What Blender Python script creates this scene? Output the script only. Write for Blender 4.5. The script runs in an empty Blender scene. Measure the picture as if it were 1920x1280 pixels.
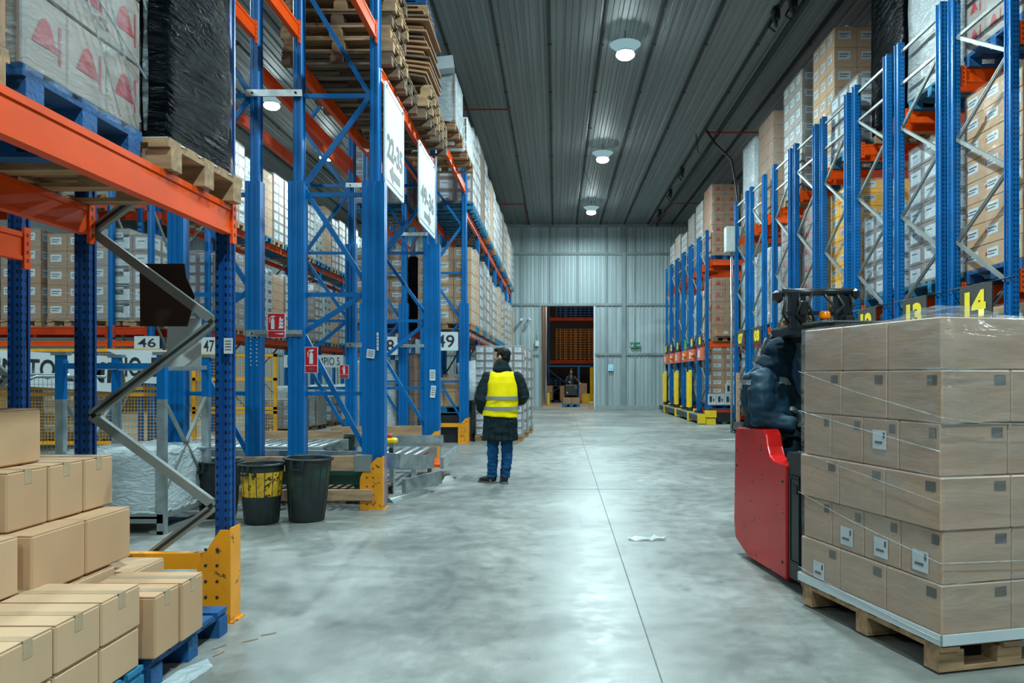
import bpy, math, random
from mathutils import Vector, Matrix, noise
PI = math.pi
S = bpy.context.scene
COL = S.collection
F = 1450.0; CX = 1042.0; CY = 706.0; H = 1.4

# ------------------------------------------------------------------ materials
def mat(name):
    m = bpy.data.materials.new(name); m.use_nodes = True
    nt = m.node_tree; nt.nodes.clear()
    out = nt.nodes.new('ShaderNodeOutputMaterial')
    return m, nt, out
def N(nt, typ, **kw):
    n = nt.nodes.new(typ)
    for k, v in kw.items():
        if k in n.inputs: n.inputs[k].default_value = v
        else: setattr(n, k, v)
    return n
def ramp(nt, stops):
    r = nt.nodes.new('ShaderNodeValToRGB')
    e = r.color_ramp.elements
    while len(e) < len(stops): e.new(0.5)
    for i, (p, c) in enumerate(stops):
        e[i].position = p; e[i].color = (c[0], c[1], c[2], 1)
    return r
def basic(name, col, rough=.5, metal=0., var=.12, scale=6., bump=0., bscale=40., stretch=(1, 1, 1), wear=None, wearamt=.62, spec=.5):
    m, nt, out = mat(name)
    p = N(nt, 'ShaderNodeBsdfPrincipled'); L = nt.links.new
    p.inputs['Roughness'].default_value = rough; p.inputs['Metallic'].default_value = metal
    p.inputs['Specular IOR Level'].default_value = spec
    tc = N(nt, 'ShaderNodeTexCoord'); mp = N(nt, 'ShaderNodeMapping'); mp.inputs['Scale'].default_value = stretch
    L(tc.outputs['Object'], mp.inputs[0])
    nz = N(nt, 'ShaderNodeTexNoise', Scale=scale, Detail=4.); L(mp.outputs[0], nz.inputs['Vector'])
    a = tuple(c * (1 - var) for c in col); b = tuple(min(1, c * (1 + var)) for c in col)
    r = ramp(nt, [(.3, a), (.7, b)]); L(nz.outputs['Fac'], r.inputs[0])
    src = r.outputs[0]
    if wear:
        n2 = N(nt, 'ShaderNodeTexNoise', Scale=scale * 3, Detail=8.); n2.inputs['Roughness'].default_value = .7
        L(mp.outputs[0], n2.inputs['Vector'])
        r2 = ramp(nt, [(wearamt, (0, 0, 0)), (wearamt + .04, (1, 1, 1))]); L(n2.outputs['Fac'], r2.inputs[0])
        mx = N(nt, 'ShaderNodeMixRGB'); L(r2.outputs[0], mx.inputs[0]); L(src, mx.inputs[1]); mx.inputs[2].default_value = (*wear, 1)
        src = mx.outputs[0]
    L(src, p.inputs['Base Color'])
    if bump:
        n3 = N(nt, 'ShaderNodeTexNoise', Scale=bscale, Detail=3.); L(mp.outputs[0], n3.inputs['Vector'])
        bp = N(nt, 'ShaderNodeBump', Strength=bump, Distance=.01); L(n3.outputs['Fac'], bp.inputs['Height']); L(bp.outputs[0], p.inputs['Normal'])
    L(p.outputs[0], out.inputs[0])
    return m
M = {}
BLUE = (.0, .118, .35)
M['blue'] = basic('blue_enamel', BLUE, .38, 0, .10, 3, wear=(.12, .2, .26), wearamt=.74, spec=.28)
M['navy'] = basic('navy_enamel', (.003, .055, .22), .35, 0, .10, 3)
def perforated(name, col):
    m, nt, out = mat(name); L = nt.links.new
    p = N(nt, 'ShaderNodeBsdfPrincipled'); p.inputs['Roughness'].default_value = .36; p.inputs['Specular IOR Level'].default_value = .3
    tc = N(nt, 'ShaderNodeTexCoord'); sp = N(nt, 'ShaderNodeSeparateXYZ'); L(tc.outputs['Object'], sp.inputs[0])
    def mth(op, a, b=None):
        n = N(nt, 'ShaderNodeMath', operation=op)
        for i, v in enumerate((a, b)):
            if v is None: continue
            if isinstance(v, (int, float)): n.inputs[i].default_value = v
            else: L(v, n.inputs[i])
        return n.outputs[0]
    zf = mth('FRACT', mth('DIVIDE', sp.outputs[2], .05)); zm = mth('LESS_THAN', mth('ABSOLUTE', mth('SUBTRACT', zf, .5)), .2)
    ax = mth('LESS_THAN', mth('ABSOLUTE', mth('SUBTRACT', mth('ABSOLUTE', sp.outputs[0]), .024)), .006)
    ay = mth('LESS_THAN', mth('ABSOLUTE', mth('SUBTRACT', mth('ABSOLUTE', sp.outputs[1]), .016)), .006)
    msk = mth('MULTIPLY', zm, mth('MAXIMUM', ax, ay))
    nz = N(nt, 'ShaderNodeTexNoise', Scale=2.5, Detail=4.); L(tc.outputs['Object'], nz.inputs['Vector'])
    r = ramp(nt, [(.3, tuple(c * .85 for c in col)), (.7, tuple(c * 1.15 for c in col))]); L(nz.outputs['Fac'], r.inputs[0])
    mx = N(nt, 'ShaderNodeMixRGB'); L(msk, mx.inputs[0]); L(r.outputs[0], mx.inputs[1]); mx.inputs[2].default_value = (.002, .006, .014, 1)
    L(mx.outputs[0], p.inputs['Base Color']); L(p.outputs[0], out.inputs[0])
    return m
M['perf'] = perforated('perforated_blue_steel', BLUE)
M['perfshade'] = perforated('perforated_blue_steel_shaded', (.002, .055, .21))  # same blue paint, darkened: shade on the near posts put into the colour
M['orange'] = basic('orange_enamel', (.78, .075, .003), .45, 0, .12, 2.5, wear=(.55, .16, .06), wearamt=.72, spec=.2)
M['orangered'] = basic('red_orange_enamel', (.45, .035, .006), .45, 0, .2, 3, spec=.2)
M['guard'] = basic('yellow_orange_guard', (.80, .30, .006), .42, 0, .12, 4, wear=(.06, .045, .03), wearamt=.59)
M['yellow'] = basic('yellow_paint', (.82, .56, .01), .45, 0, .1, 5, wear=(.06, .05, .02), wearamt=.70)
M['fence'] = basic('yellow_fence_paint', (.78, .36, .01), .45)
M['galv'] = basic('galvanised_steel', (.42, .48, .48), .34, .75, .25, 9)
M['galvd'] = basic('grey_brace_steel', (.24, .27, .255), .42, .4, .15, 4)
M['wood'] = basic('pallet_wood', (.36, .225, .115), .8, 0, .35, 4, .3, 60, (1, 6, 6), wear=(.12, .07, .04), wearamt=.68)
M['woodd'] = basic('aged_pallet_wood', (.16, .105, .065), .85, 0, .35, 4, .3, 60, (1, 6, 6))
M['blueplt'] = basic('blue_painted_wood', (.003, .075, .22), .7, 0, .35, 6, .5, 50, wear=(.22, .14, .08), wearamt=.68)
M['tealplt'] = basic('teal_painted_wood', (.01, .15, .28), .7, 0, .35, 6, .4, 50)
M['card'] = basic('tan_cardboard', (.50, .305, .165), .82, 0, .06, 3, .06, 30)
M['card2'] = basic('pale_cardboard', (.55, .355, .205), .82, 0, .06, 3)
M['card3'] = basic('brown_cardboard', (.34, .19, .10), .85, 0, .10, 3)
M['cardg'] = basic('film_covered_cardboard', (.43, .30, .21), .40, 0, .14, 2.5, .15, 14, (1, 1, 5))
M['cardgray'] = basic('greyed_cardboard', (.30, .25, .21), .5, 0, .12, 2)
M['carddark'] = basic('dark_brown_board', (.035, .014, .007), .8)
M['seam'] = basic('carton_seam', (.14, .085, .045), .8)
M['tape'] = basic('packing_tape', (.46, .33, .20), .22)
M['label'] = basic('white_label', (.54, .61, .64), .5, 0, .06, 20)
M['white'] = basic('white_board', (.54, .61, .63), .45, 0, .05, 3)
M['lilybox'] = basic('grey_brown_carton', (.24, .19, .165), .6, 0, .15, 3)
M['whitebox'] = basic('white_carton', (.40, .45, .46), .5, 0, .12, 3)
M['yellowbox'] = basic('yellow_carton', (.85, .40, .01), .6, 0, .06, 3)
M['ink'] = basic('black_ink', (.012, .02, .022), .5)
M['inkg'] = basic('grey_ink', (.09, .09, .09), .5)
M['mark'] = basic('faded_grey_print', (.12, .115, .105), .5)
M['redink'] = basic('red_print', (.34, .012, .02), .5)
M['signred'] = basic('red_sign', (.45, .004, .012), .4)
M['signgreen'] = basic('green_sign', (.0, .16, .07), .4)
M['signdark'] = basic('dark_grey_sign', (.035, .04, .035), .45)
M['numyellow'] = basic('yellow_numeral', (.85, .66, .02), .4)
M['black'] = basic('black_plastic', (.012, .014, .015), .42, 0, .3, 5)
M['blackmetal'] = basic('black_metal', (.016, .02, .023), .35, .2, .2, 6)
M['greendark'] = basic('dark_green_paint', (.012, .06, .035), .5)
M['binblack'] = basic('black_bin_plastic', (.014, .022, .022), .45, 0, .35, 7, .1, 20)
M['bingreen'] = basic('stained_green_black_plastic', (.012, .030, .024), .5, 0, .6, 5)
M['binyellow'] = basic('worn_yellow_plastic', (.62, .36, .01), .5, 0, .2, 6, wear=(.015, .015, .012), wearamt=.54)
M['red'] = basic('truck_red_paint', (.60, .010, .008), .25, 0, .08, 2, stretch=(1, 1, 3), wear=(.06, .006, .006), wearamt=.61)
M['charcoal'] = basic('charcoal_truck_panel', (.016, .022, .026), .42, 0, .15, 4)
M['cable'] = basic('black_cable', (.01, .012, .012), .6)
M['redpipe'] = basic('red_pipe', (.30, .02, .015), .45)
M['skin'] = basic('skin', (.50, .26, .17), .55, 0, .06, 6)
M['hair'] = basic('black_hair', (.006, .005, .005), .6, 0, .4, 30, .5, 90, (1, 1, .3), spec=.25)
M['coat'] = basic('dark_green_quilted_cloth', (.003, .014, .017), .75, 0, .25, 6, .3, 9, spec=.25)
M['vest'] = basic('fluorescent_yellow_cloth', (.95, .76, .0), .65, 0, .05, 5, .35, 9, spec=.2)
M['reflect'] = basic('grey_reflective_tape', (.25, .31, .33), .35, .2)
M['jeans'] = basic('blue_denim', (.008, .06, .16), .85, 0, .2, 8, .4, 16, spec=.15)
M['shoe'] = basic('black_leather', (.010, .011, .014), .4)
M['sole'] = basic('shoe_sole', (.12, .12, .12), .7)
M['jacket'] = basic('navy_padded_cloth', (.004, .030, .055), .6, 0, .3, 5, .35, 8, spec=.3)
M['jacketd'] = basic('navy_hood_cloth', (.003, .020, .036), .75, 0, .3, 5, .3, 30, spec=.2)
M['glove'] = basic('grey_white_glove', (.52, .58, .58), .7)
M['concrete'] = basic('wall_base_concrete', (.28, .33, .33), .7)
M['wall2'] = basic('beige_panel', (.42, .36, .30), .5, 0, .12, 1)
M['cab'] = basic('grey_cabinet_paint', (.50, .56, .52), .45)
M['woodplank'] = basic('timber_plank', (.40, .25, .14), .75, 0, .3, 3, .2, 40, (1, 8, 8), wear=(.10, .05, .03), wearamt=.64)
M['amber'] = basic('amber_plastic', (.85, .20, .0), .2)
M['goldpallet'] = basic('golden_pallet_wood', (.45, .19, .04), .75, 0, .3, 4)

def metal_panel(name, col, rough, bumpy):
    m, nt, out = mat(name); L = nt.links.new
    p = N(nt, 'ShaderNodeBsdfPrincipled'); p.inputs['Metallic'].default_value = .2
    tc = N(nt, 'ShaderNodeTexCoord'); mp = N(nt, 'ShaderNodeMapping'); mp.inputs['Scale'].default_value = bumpy
    L(tc.outputs['Object'], mp.inputs[0])
    nz = N(nt, 'ShaderNodeTexNoise', Scale=1.3, Detail=6.); L(mp.outputs[0], nz.inputs['Vector'])
    r = ramp(nt, [(.25, tuple(c * .72 for c in col)), (.75, tuple(c * 1.2 for c in col))]); L(nz.outputs['Fac'], r.inputs[0])
    L(r.outputs[0], p.inputs['Base Color'])
    rr = N(nt, 'ShaderNodeMapRange'); rr.inputs['To Min'].default_value = rough - .1; rr.inputs['To Max'].default_value = rough + .15
    L(nz.outputs['Fac'], rr.inputs['Value']); L(rr.outputs[0], p.inputs['Roughness']); L(p.outputs[0], out.inputs[0])
    return m
M['ceil'] = metal_panel('ribbed_ceiling_metal', (.20, .222, .218), .50, (3, .12, 1))
M['ceilj'] = basic('ceiling_joint_dark', (.02, .025, .027), .6)
M['wallp'] = metal_panel('ribbed_wall_metal', (.36, .44, .45), .40, (2.5, 1, .15))
M['walltrim'] = metal_panel('wall_rail_metal', (.22, .27, .27), .45, (1, 1, 1))

def floor_mat():
    m, nt, out = mat('polished_concrete'); L = nt.links.new
    p = N(nt, 'ShaderNodeBsdfPrincipled')
    tc = N(nt, 'ShaderNodeTexCoord')
    n1 = N(nt, 'ShaderNodeTexNoise', Scale=.55, Detail=9.); n1.inputs['Roughness'].default_value = .62; n1.inputs['Distortion'].default_value = .6
    n2 = N(nt, 'ShaderNodeTexNoise', Scale=5., Detail=10.); n2.inputs['Roughness'].default_value = .75
    n3 = N(nt, 'ShaderNodeTexNoise', Scale=160., Detail=2.)
    for n in (n1, n2, n3): L(tc.outputs['Object'], n.inputs['Vector'])
    r1 = ramp(nt, [(.32, (.140, .150, .136)), (.5, (.225, .238, .218)), (.66, (.34, .355, .33))]); L(n1.outputs['Fac'], r1.inputs[0])
    r2 = ramp(nt, [(.22, (.66, .68, .69)), (.40, (.86, .86, .86)), (.55, (1., 1., 1.)), (.72, (1.3, 1.3, 1.3))]); L(n2.outputs['Fac'], r2.inputs[0])
    mx = N(nt, 'ShaderNodeMixRGB', blend_type='MULTIPLY'); mx.inputs[0].default_value = 1; L(r1.outputs[0], mx.inputs[1]); L(r2.outputs[0], mx.inputs[2])
    r3 = ramp(nt, [(.35, (.82, .82, .82)), (.65, (1.1, 1.1, 1.1))]); L(n3.outputs['Fac'], r3.inputs[0])
    m2 = N(nt, 'ShaderNodeMixRGB', blend_type='MULTIPLY'); m2.inputs[0].default_value = 1; L(mx.outputs[0], m2.inputs[1]); L(r3.outputs[0], m2.inputs[2])
    # tyre marks: long dark streaks along the aisle
    mp = N(nt, 'ShaderNodeMapping'); mp.inputs['Scale'].default_value = (1.4, .7, 1); mp.inputs['Rotation'].default_value = (0, 0, .9); L(tc.outputs['Object'], mp.inputs[0])
    n4 = N(nt, 'ShaderNodeTexNoise', Scale=1.6, Detail=7.); n4.inputs['Distortion'].default_value = 1.2; L(mp.outputs[0], n4.inputs['Vector'])
    r4 = ramp(nt, [(.30, (.72, .73, .74)), (.45, (1, 1, 1)), (.62, (1, 1, 1)), (.75, (1.18, 1.18, 1.18))]); L(n4.outputs['Fac'], r4.inputs[0])
    m3 = N(nt, 'ShaderNodeMixRGB', blend_type='MULTIPLY'); m3.inputs[0].default_value = 1; L(m2.outputs[0], m3.inputs[1]); L(r4.outputs[0], m3.inputs[2])
    L(m3.outputs[0], p.inputs['Base Color'])
    rr = N(nt, 'ShaderNodeMapRange'); rr.inputs['From Min'].default_value = .3; rr.inputs['From Max'].default_value = .7
    rr.inputs['To Min'].default_value = .25; rr.inputs['To Max'].default_value = .52; p.inputs['Specular IOR Level'].default_value = .42
    L(n2.outputs['Fac'], rr.inputs['Value']); L(rr.outputs[0], p.inputs['Roughness'])
    bp = N(nt, 'ShaderNodeBump', Strength=.10, Distance=.01); L(n2.outputs['Fac'], bp.inputs['Height']); L(bp.outputs[0], p.inputs['Normal'])
    L(p.outputs[0], out.inputs[0])
    return m
M['floor'] = floor_mat()
M['joint'] = basic('floor_joint', (.13, .14, .13), .8)

def film_mat(name, base, lo, hi, tint, stretch, rough=.12, strength=.6, scale=7., bdist=.03, spec=.9):
    m, nt, out = mat(name); L = nt.links.new
    tc = N(nt, 'ShaderNodeTexCoord'); mp = N(nt, 'ShaderNodeMapping'); mp.inputs['Scale'].default_value = stretch
    mp.inputs['Rotation'].default_value = (.25, .3, 0)
    L(tc.outputs['Object'], mp.inputs[0])
    n1 = N(nt, 'ShaderNodeTexNoise', Scale=scale, Detail=6.); n1.inputs['Distortion'].default_value = 1.5; L(mp.outputs[0], n1.inputs['Vector'])
    n2 = N(nt, 'ShaderNodeTexNoise', Scale=1.6, Detail=3.); L(tc.outputs['Object'], n2.inputs['Vector'])
    p = N(nt, 'ShaderNodeBsdfPrincipled'); p.inputs['Base Color'].default_value = (*tint, 1); p.inputs['Roughness'].default_value = rough
    p.inputs['Specular IOR Level'].default_value = spec; p.inputs['IOR'].default_value = 1.2 if base and spec < .2 else 1.5
    bp = N(nt, 'ShaderNodeBump', Strength=strength, Distance=bdist); L(n1.outputs['Fac'], bp.inputs['Height']); L(bp.outputs[0], p.inputs['Normal'])
    if base:
        L(p.outputs[0], out.inputs[0]); return m
    tr = N(nt, 'ShaderNodeBsdfTransparent')
    mr = N(nt, 'ShaderNodeMapRange'); mr.inputs['From Min'].default_value = .42; mr.inputs['From Max'].default_value = .68
    mr.inputs['To Min'].default_value = lo; mr.inputs['To Max'].default_value = hi
    ad = N(nt, 'ShaderNodeMixRGB'); ad.inputs[0].default_value = .35; L(n1.outputs['Fac'], ad.inputs[1]); L(n2.outputs['Fac'], ad.inputs[2])
    L(ad.outputs[0], mr.inputs['Value'])
    mx = N(nt, 'ShaderNodeMixShader'); L(mr.outputs[0], mx.inputs[0]); L(tr.outputs[0], mx.inputs[1]); L(p.outputs[0], mx.inputs[2])
    L(mx.outputs[0], out.inputs[0])
    return m
M['film'] = film_mat('clear_stretch_film', False, .06, .40, (.42, .50, .52), (1, 1, 4), .10, .9, 5., .035)
M['film2'] = film_mat('light_stretch_film', False, .06, .30, (.45, .46, .45), (1, 1, 4), .10, .5, 3., .03)
M['filmw'] = film_mat('milky_stretch_film', False, .55, .90, (.62, .72, .74), (1, 1, 3), .18, .8, 7)
M['filmb'] = film_mat('black_stretch_film', True, 0, 0, (.001, .002, .003), (1, 1, 5), .10, .9, 4.2, .025, spec=.16)
M['silver'] = film_mat('silver_film', True, 0, 0, (.45, .50, .50), (1, 1, 3), .22, .9, 9)

def glass():
    m, nt, out = mat('cab_glass'); L = nt.links.new
    tr = N(nt, 'ShaderNodeBsdfTransparent'); tr.inputs[0].default_value = (.35, .42, .43, 1)
    g = N(nt, 'ShaderNodeBsdfGlossy'); g.inputs['Roughness'].default_value = .02
    mx = N(nt, 'ShaderNodeMixShader'); mx.inputs[0].default_value = .3; L(tr.outputs[0], mx.inputs[1]); L(g.outputs[0], mx.inputs[2]); L(mx.outputs[0], out.inputs[0])
    return m
M['glass'] = glass()
def emit(name, col, s):
    m, nt, out = mat(name); e = N(nt, 'ShaderNodeEmission'); e.inputs[0].default_value = (*col, 1); e.inputs[1].default_value = s
    nt.links.new(e.outputs[0], out.inputs[0]); return m
M['lens'] = emit('lamp_lens_glow', (.8, .98, 1), 40)
M['ring'] = emit('ceiling_reflection_glow', (.55, .9, 1), .35)  # weak emission painting the lamp's reflection on the ceiling
M['redled'] = emit('small_amber_light', (1, .3, .02), 3)

# ------------------------------------------------------------------ mesh builder
class MB:
    def __init__(s): s.v = []; s.f = []; s.mi = []; s.mats = []; s.sm = []
    def midx(s, m):
        m = M[m] if isinstance(m, str) else m
        if m not in s.mats: s.mats.append(m)
        return s.mats.index(m)
    def add(s, verts, faces, m, smooth=False):
        b = len(s.v); i = s.midx(m)
        s.v += [tuple(v) for v in verts]
        for f in faces: s.f.append(tuple(b + k for k in f)); s.mi.append(i); s.sm.append(smooth)
        return s
    def box(s, c, d, m, rot=None):
        x, y, z = d[0] / 2, d[1] / 2, d[2] / 2
        vs = [Vector((sx * x, sy * y, sz * z)) for sz in (-1, 1) for sy in (-1, 1) for sx in (-1, 1)]
        if rot: 
            R = rot if isinstance(rot, Matrix) else Matrix.Rotation(rot[2], 3, 'Z') @ Matrix.Rotation(rot[1], 3, 'Y') @ Matrix.Rotation(rot[0], 3, 'X')
            vs = [R @ v for v in vs]
        vs = [v + Vector(c) for v in vs]
        return s.add(vs, [(0, 2, 3, 1), (4, 5, 7, 6), (0, 1, 5, 4), (2, 6, 7, 3), (0, 4, 6, 2), (1, 3, 7, 5)], m)
    def b2(s, a, b, m):
        return s.box([(a[i] + b[i]) / 2 for i in range(3)], [abs(b[i] - a[i]) for i in range(3)], m)
    def cbox(s, c, d, m, ch=.01):
        # box with chamfered edges (all twelve)
        x, y, z = d[0] / 2, d[1] / 2, d[2] / 2; ch = min(ch, x * .9, y * .9, z * .9)
        def ring(hx, hy, zz, k):
            return [(hx - k, -hy, zz), (hx, -hy + k, zz), (hx, hy - k, zz), (hx - k, hy, zz), (-hx + k, hy, zz), (-hx, hy - k, zz), (-hx, -hy + k, zz), (-hx + k, -hy, zz)]
        rs = [ring(x - ch, y - ch, -z, ch * .4), ring(x, y, -z + ch, ch), ring(x, y, z - ch, ch), ring(x - ch, y - ch, z, ch * .4)]
        vs = [Vector(p) + Vector(c) for r in rs for p in r]
        fs = [tuple(range(7, -1, -1)), tuple(range(24, 32))]
        for k in range(3):
            for i in range(8):
                j = (i + 1) % 8; fs.append((k * 8 + i, k * 8 + j, k * 8 + 8 + j, k * 8 + 8 + i))
        return s.add(vs, fs, m)
    def bar(s, a, b, w, h, m, up=(0, 0, 1)):
        a = Vector(a); b = Vector(b); d = (b - a); L = d.length; d.normalize()
        u = Vector(up)
        if abs(d.dot(u)) > .99: u = Vector((1, 0, 0))
        r = d.cross(u).normalized(); u = r.cross(d)
        R = Matrix((d, r, u)).transposed()
        return s.box((a + b) / 2, (L, w, h), m, R)
    def tube(s, pts, rad, m, seg=10, closed=False, flat=1., cap=True, smooth=True, up=None):
        pts = [Vector(p) for p in pts]; n = len(pts)
        rads = rad if isinstance(rad, (list, tuple)) else [rad] * n
        vs = []; prev = None
        for i, p in enumerate(pts):
            d = (pts[min(i + 1, n - 1)] - pts[max(i - 1, 0)]).normalized()
            if prev is None:
                u = Vector(up) if up else (Vector((0, 0, 1)) if abs(d.z) < .9 else Vector((0, 1, 0)))
            else: u = prev
            r = d.cross(u)
            if r.length < 1e-5: r = d.orthogonal()
            r.normalize(); u = r.cross(d).normalized(); prev = u
            ra = rads[i]; rx, ry = (ra if isinstance(ra, (tuple, list)) else (ra, ra * flat))
            for k in range(seg):
                t = 2 * PI * k / seg; vs.append(p + r * math.cos(t) * rx + u * math.sin(t) * ry)
        fs = []
        for i in range(n - 1):
            for k in range(seg):
                j = (k + 1) % seg; fs.append((i * seg + k, i * seg + j, (i + 1) * seg + j, (i + 1) * seg + k))
        if cap: fs.append(tuple(range(seg - 1, -1, -1))); fs.append(tuple((n - 1) * seg + k for k in range(seg)))
        return s.add(vs, fs, m, smooth)
    def lathe(s, prof, c, m, seg=24, sx=1, sy=1, smooth=True, capb=True, capt=True, tilt=None):
        vs = []
        for (r, z) in prof:
            for k in range(seg):
                t = 2 * PI * k / seg; vs.append(Vector((math.cos(t) * r * sx, math.sin(t) * r * sy, z)))
        if tilt: vs = [tilt @ v for v in vs]
        vs = [v + Vector(c) for v in vs]; n = len(prof); fs = []
        for i in range(n - 1):
            for k in range(seg):
                j = (k + 1) % seg; fs.append((i * seg + k, i * seg + j, (i + 1) * seg + j, (i + 1) * seg + k))
        if capb: fs.append(tuple(range(seg - 1, -1, -1)))
        if capt: fs.append(tuple((n - 1) * seg + k for k in range(seg)))
        return s.add(vs, fs, m, smooth)
    def prism(s, poly, a, b, m, axis='y'):
        # polygon given in the plane across the axis, extruded from a to b
        def P(u, v, w): return {'y': (u, w, v), 'x': (w, u, v), 'z': (u, v, w)}[axis]
        n = len(poly); vs = [P(u, v, a) for u, v in poly] + [P(u, v, b) for u, v in poly]
        fs = [tuple(range(n)), tuple(range(2 * n - 1, n - 1, -1))] + [(i, n + i, n + (i + 1) % n, (i + 1) % n) for i in range(n)]
        return s.add(vs, fs, m)
    def ell(s, c, r, m, seg=16, rings=10, rot=None):
        vs = []; fs = []
        for i in range(rings + 1):
            ph = PI * i / rings
            for k in range(seg):
                t = 2 * PI * k / seg; v = Vector((math.sin(ph) * math.cos(t) * r[0], math.sin(ph) * math.sin(t) * r[1], math.cos(ph) * r[2]))
                if rot: v = rot @ v
                vs.append(v + Vector(c))
        for i in range(rings):
            for k in range(seg):
                j = (k + 1) % seg; fs.append((i * seg + k, (i + 1) * seg + k, (i + 1) * seg + j, i * seg + j))
        return s.add(vs, fs, m, True)
    def quad(s, p, m): return s.add(p, [(0, 1, 2, 3)], m)
    def mesh(s, name):
        me = bpy.data.meshes.new(name); me.from_pydata(s.v, [], s.f)
        for m in s.mats: me.materials.append(m)
        me.polygons.foreach_set('material_index', s.mi); me.polygons.foreach_set('use_smooth', s.sm)
        me.validate(clean_customdata=False); me.update(); return me
    def build(s, name, parent=None, loc=(0, 0, 0), rot=(0, 0, 0)):
        return put(s.mesh(name), name, parent, loc, rot)

def put(me, name, parent=None, loc=(0, 0, 0), rot=(0, 0, 0)):
    o = bpy.data.objects.new(name, me); COL.objects.link(o); o.parent = parent; o.location = loc; o.rotation_euler = rot
    return o
def tag(o, label=None, cat=None, group=None, kind=None):
    if label: o['label'] = label
    if cat: o['category'] = cat
    if group: o['group'] = group
    if kind: o['kind'] = kind
    return o
def thing(name, label, cat, loc=(0, 0, 0), rz=0, group=None):
    o = bpy.data.objects.new(name, None); COL.objects.link(o); o.empty_display_size = .2
    o.location = loc; o.rotation_euler = (0, 0, rz); return tag(o, label, cat, group)
def struct(o): o['kind'] = 'structure'; return o
def copy_tree(o, parent=None):
    c = o.copy(); COL.objects.link(c); c.parent = parent
    for ch in list(o.children): copy_tree(ch, c)
    return c
CACHE = {}
def cached(key, fn):
    if key not in CACHE: CACHE[key] = fn()
    return CACHE[key]
def baked(o):
    dg = bpy.context.evaluated_depsgraph_get(); dg.update()
    me = bpy.data.meshes.new_from_object(o.evaluated_get(dg)); return me
def blob(mb, name, parent, voxel, m, smooth=3, wrinkle=0., wscale=8., wdir=(1, 1, 1), seed=0):
    """join overlapping closed shapes of mb into one continuous smooth surface"""
    me = mb.mesh(name + '_raw'); o = put(me, name)
    r = o.modifiers.new('r', 'REMESH'); r.mode = 'VOXEL'; r.voxel_size = voxel; r.use_smooth_shade = True
    if smooth: sm = o.modifiers.new('s', 'SMOOTH'); sm.iterations = smooth; sm.factor = .6
    new = baked(o); bpy.data.objects.remove(o); bpy.data.meshes.remove(me)
    new.name = name; new.materials.clear(); new.materials.append(M[m] if isinstance(m, str) else m)
    for p in new.polygons: p.material_index = 0; p.use_smooth = True
    if wrinkle:
        ns = [v.normal.copy() for v in new.vertices]
        for v, n in zip(new.vertices, ns):
            q = Vector((v.co.x * wdir[0], v.co.y * wdir[1], v.co.z * wdir[2])) * wscale + Vector((seed, seed * 2, 0))
            v.co += n * wrinkle * (noise.fractal(q, 1., 2., 2) )
    new.update()
    return put(new, name, parent)
_font = None
def text_mesh(s, h, w=None, depth=.002, m='ink', bold=0.):
    """flat lettering standing in the XZ plane, facing -Y, centred on the origin"""
    key = ('txt', s, h, w, depth, m, bold)
    if key in CACHE: return CACHE[key]
    cu = bpy.data.curves.new('lettering', 'FONT'); cu.body = s; cu.size = 1; cu.extrude = 0; cu.offset = bold; cu.resolution_u = 3
    o = bpy.data.objects.new('lettering', cu); COL.objects.link(o); me = baked(o)
    bpy.data.objects.remove(o); bpy.data.curves.remove(cu)
    xs = [v.co.x for v in me.vertices]; ys = [v.co.y for v in me.vertices]
    x0, x1, y0, y1 = min(xs), max(xs), min(ys), max(ys)
    kz = h / (y1 - y0); kx = (w / (x1 - x0)) if w else kz
    for v in me.vertices:
        v.co = Vector(((v.co.x - (x0 + x1) / 2) * kx, 0, (v.co.y - (y0 + y1) / 2) * kz))
    me.materials.clear(); me.materials.append(M[m]); 
    for p in me.polygons: p.material_index = 0
    me.name = 'lettering'; CACHE[key] = me; return me
def P(px, py, Y):  # point of the picture at depth Y
    return Vector(((px - CX) * Y / F, Y, H + (CY - py) * Y / F))
# ------------------------------------------------------------------ camera, world
cam = bpy.data.cameras.new('camera'); co = bpy.data.objects.new('camera', cam); COL.objects.link(co)
cam.sensor_width = 36; cam.lens = 36 * F / 1920; cam.shift_x = -(CX - 960) / 1920; cam.shift_y = (CY - 640) / 1920
cam.clip_start = .05; cam.clip_end = 200
co.location = (0, 0, H); co.rotation_euler = (PI / 2, 0, 0); S.camera = co
w = bpy.data.worlds.new('world'); S.world = w; w.use_nodes = True
w.node_tree.nodes['Background'].inputs[0].default_value = (.35, .5, .55, 1); w.node_tree.nodes['Background'].inputs[1].default_value = .05
S.view_settings.view_transform = 'Standard'; S.view_settings.look = 'None'; S.view_settings.gamma = 1; S.view_settings.exposure = 0.36
S.view_settings.use_curve_mapping = False
S.cycles.transparent_max_bounces = 24; S.cycles.max_bounces = 7; S.cycles.use_denoising = True
S.cycles.sample_clamp_indirect = 6

# ------------------------------------------------------------------ room
XL, XR, YB, YF, ZC = -17.0, 12.0, -9.0, 33.8, 8.05
mb = MB(); mb.b2((XL - .2, YB - .2, -.12), (XR + .2, YF + .2, 0), 'floor'); fo = struct(mb.build('floor'))
fo2 = struct(MB().b2((-5, YF + .2, -.12), (8, 56, 0), basic('brown_concrete', (.36, .29, .23), .5)).build('floor'))
# saw-cut joints
j = MB()
def joint(a, b):
    j.bar((a[0], a[1], .0012), (b[0], b[1], .0012), .0065, .002, 'joint')
joint((.47, 1), (.70, YF))
for y in (9.6, 20.5, 30.0): joint((-17, y), (12, y + .05))
joint((-6.2, 1), (-6.2, YF))
struct(j.build('trim_1'))
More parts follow.
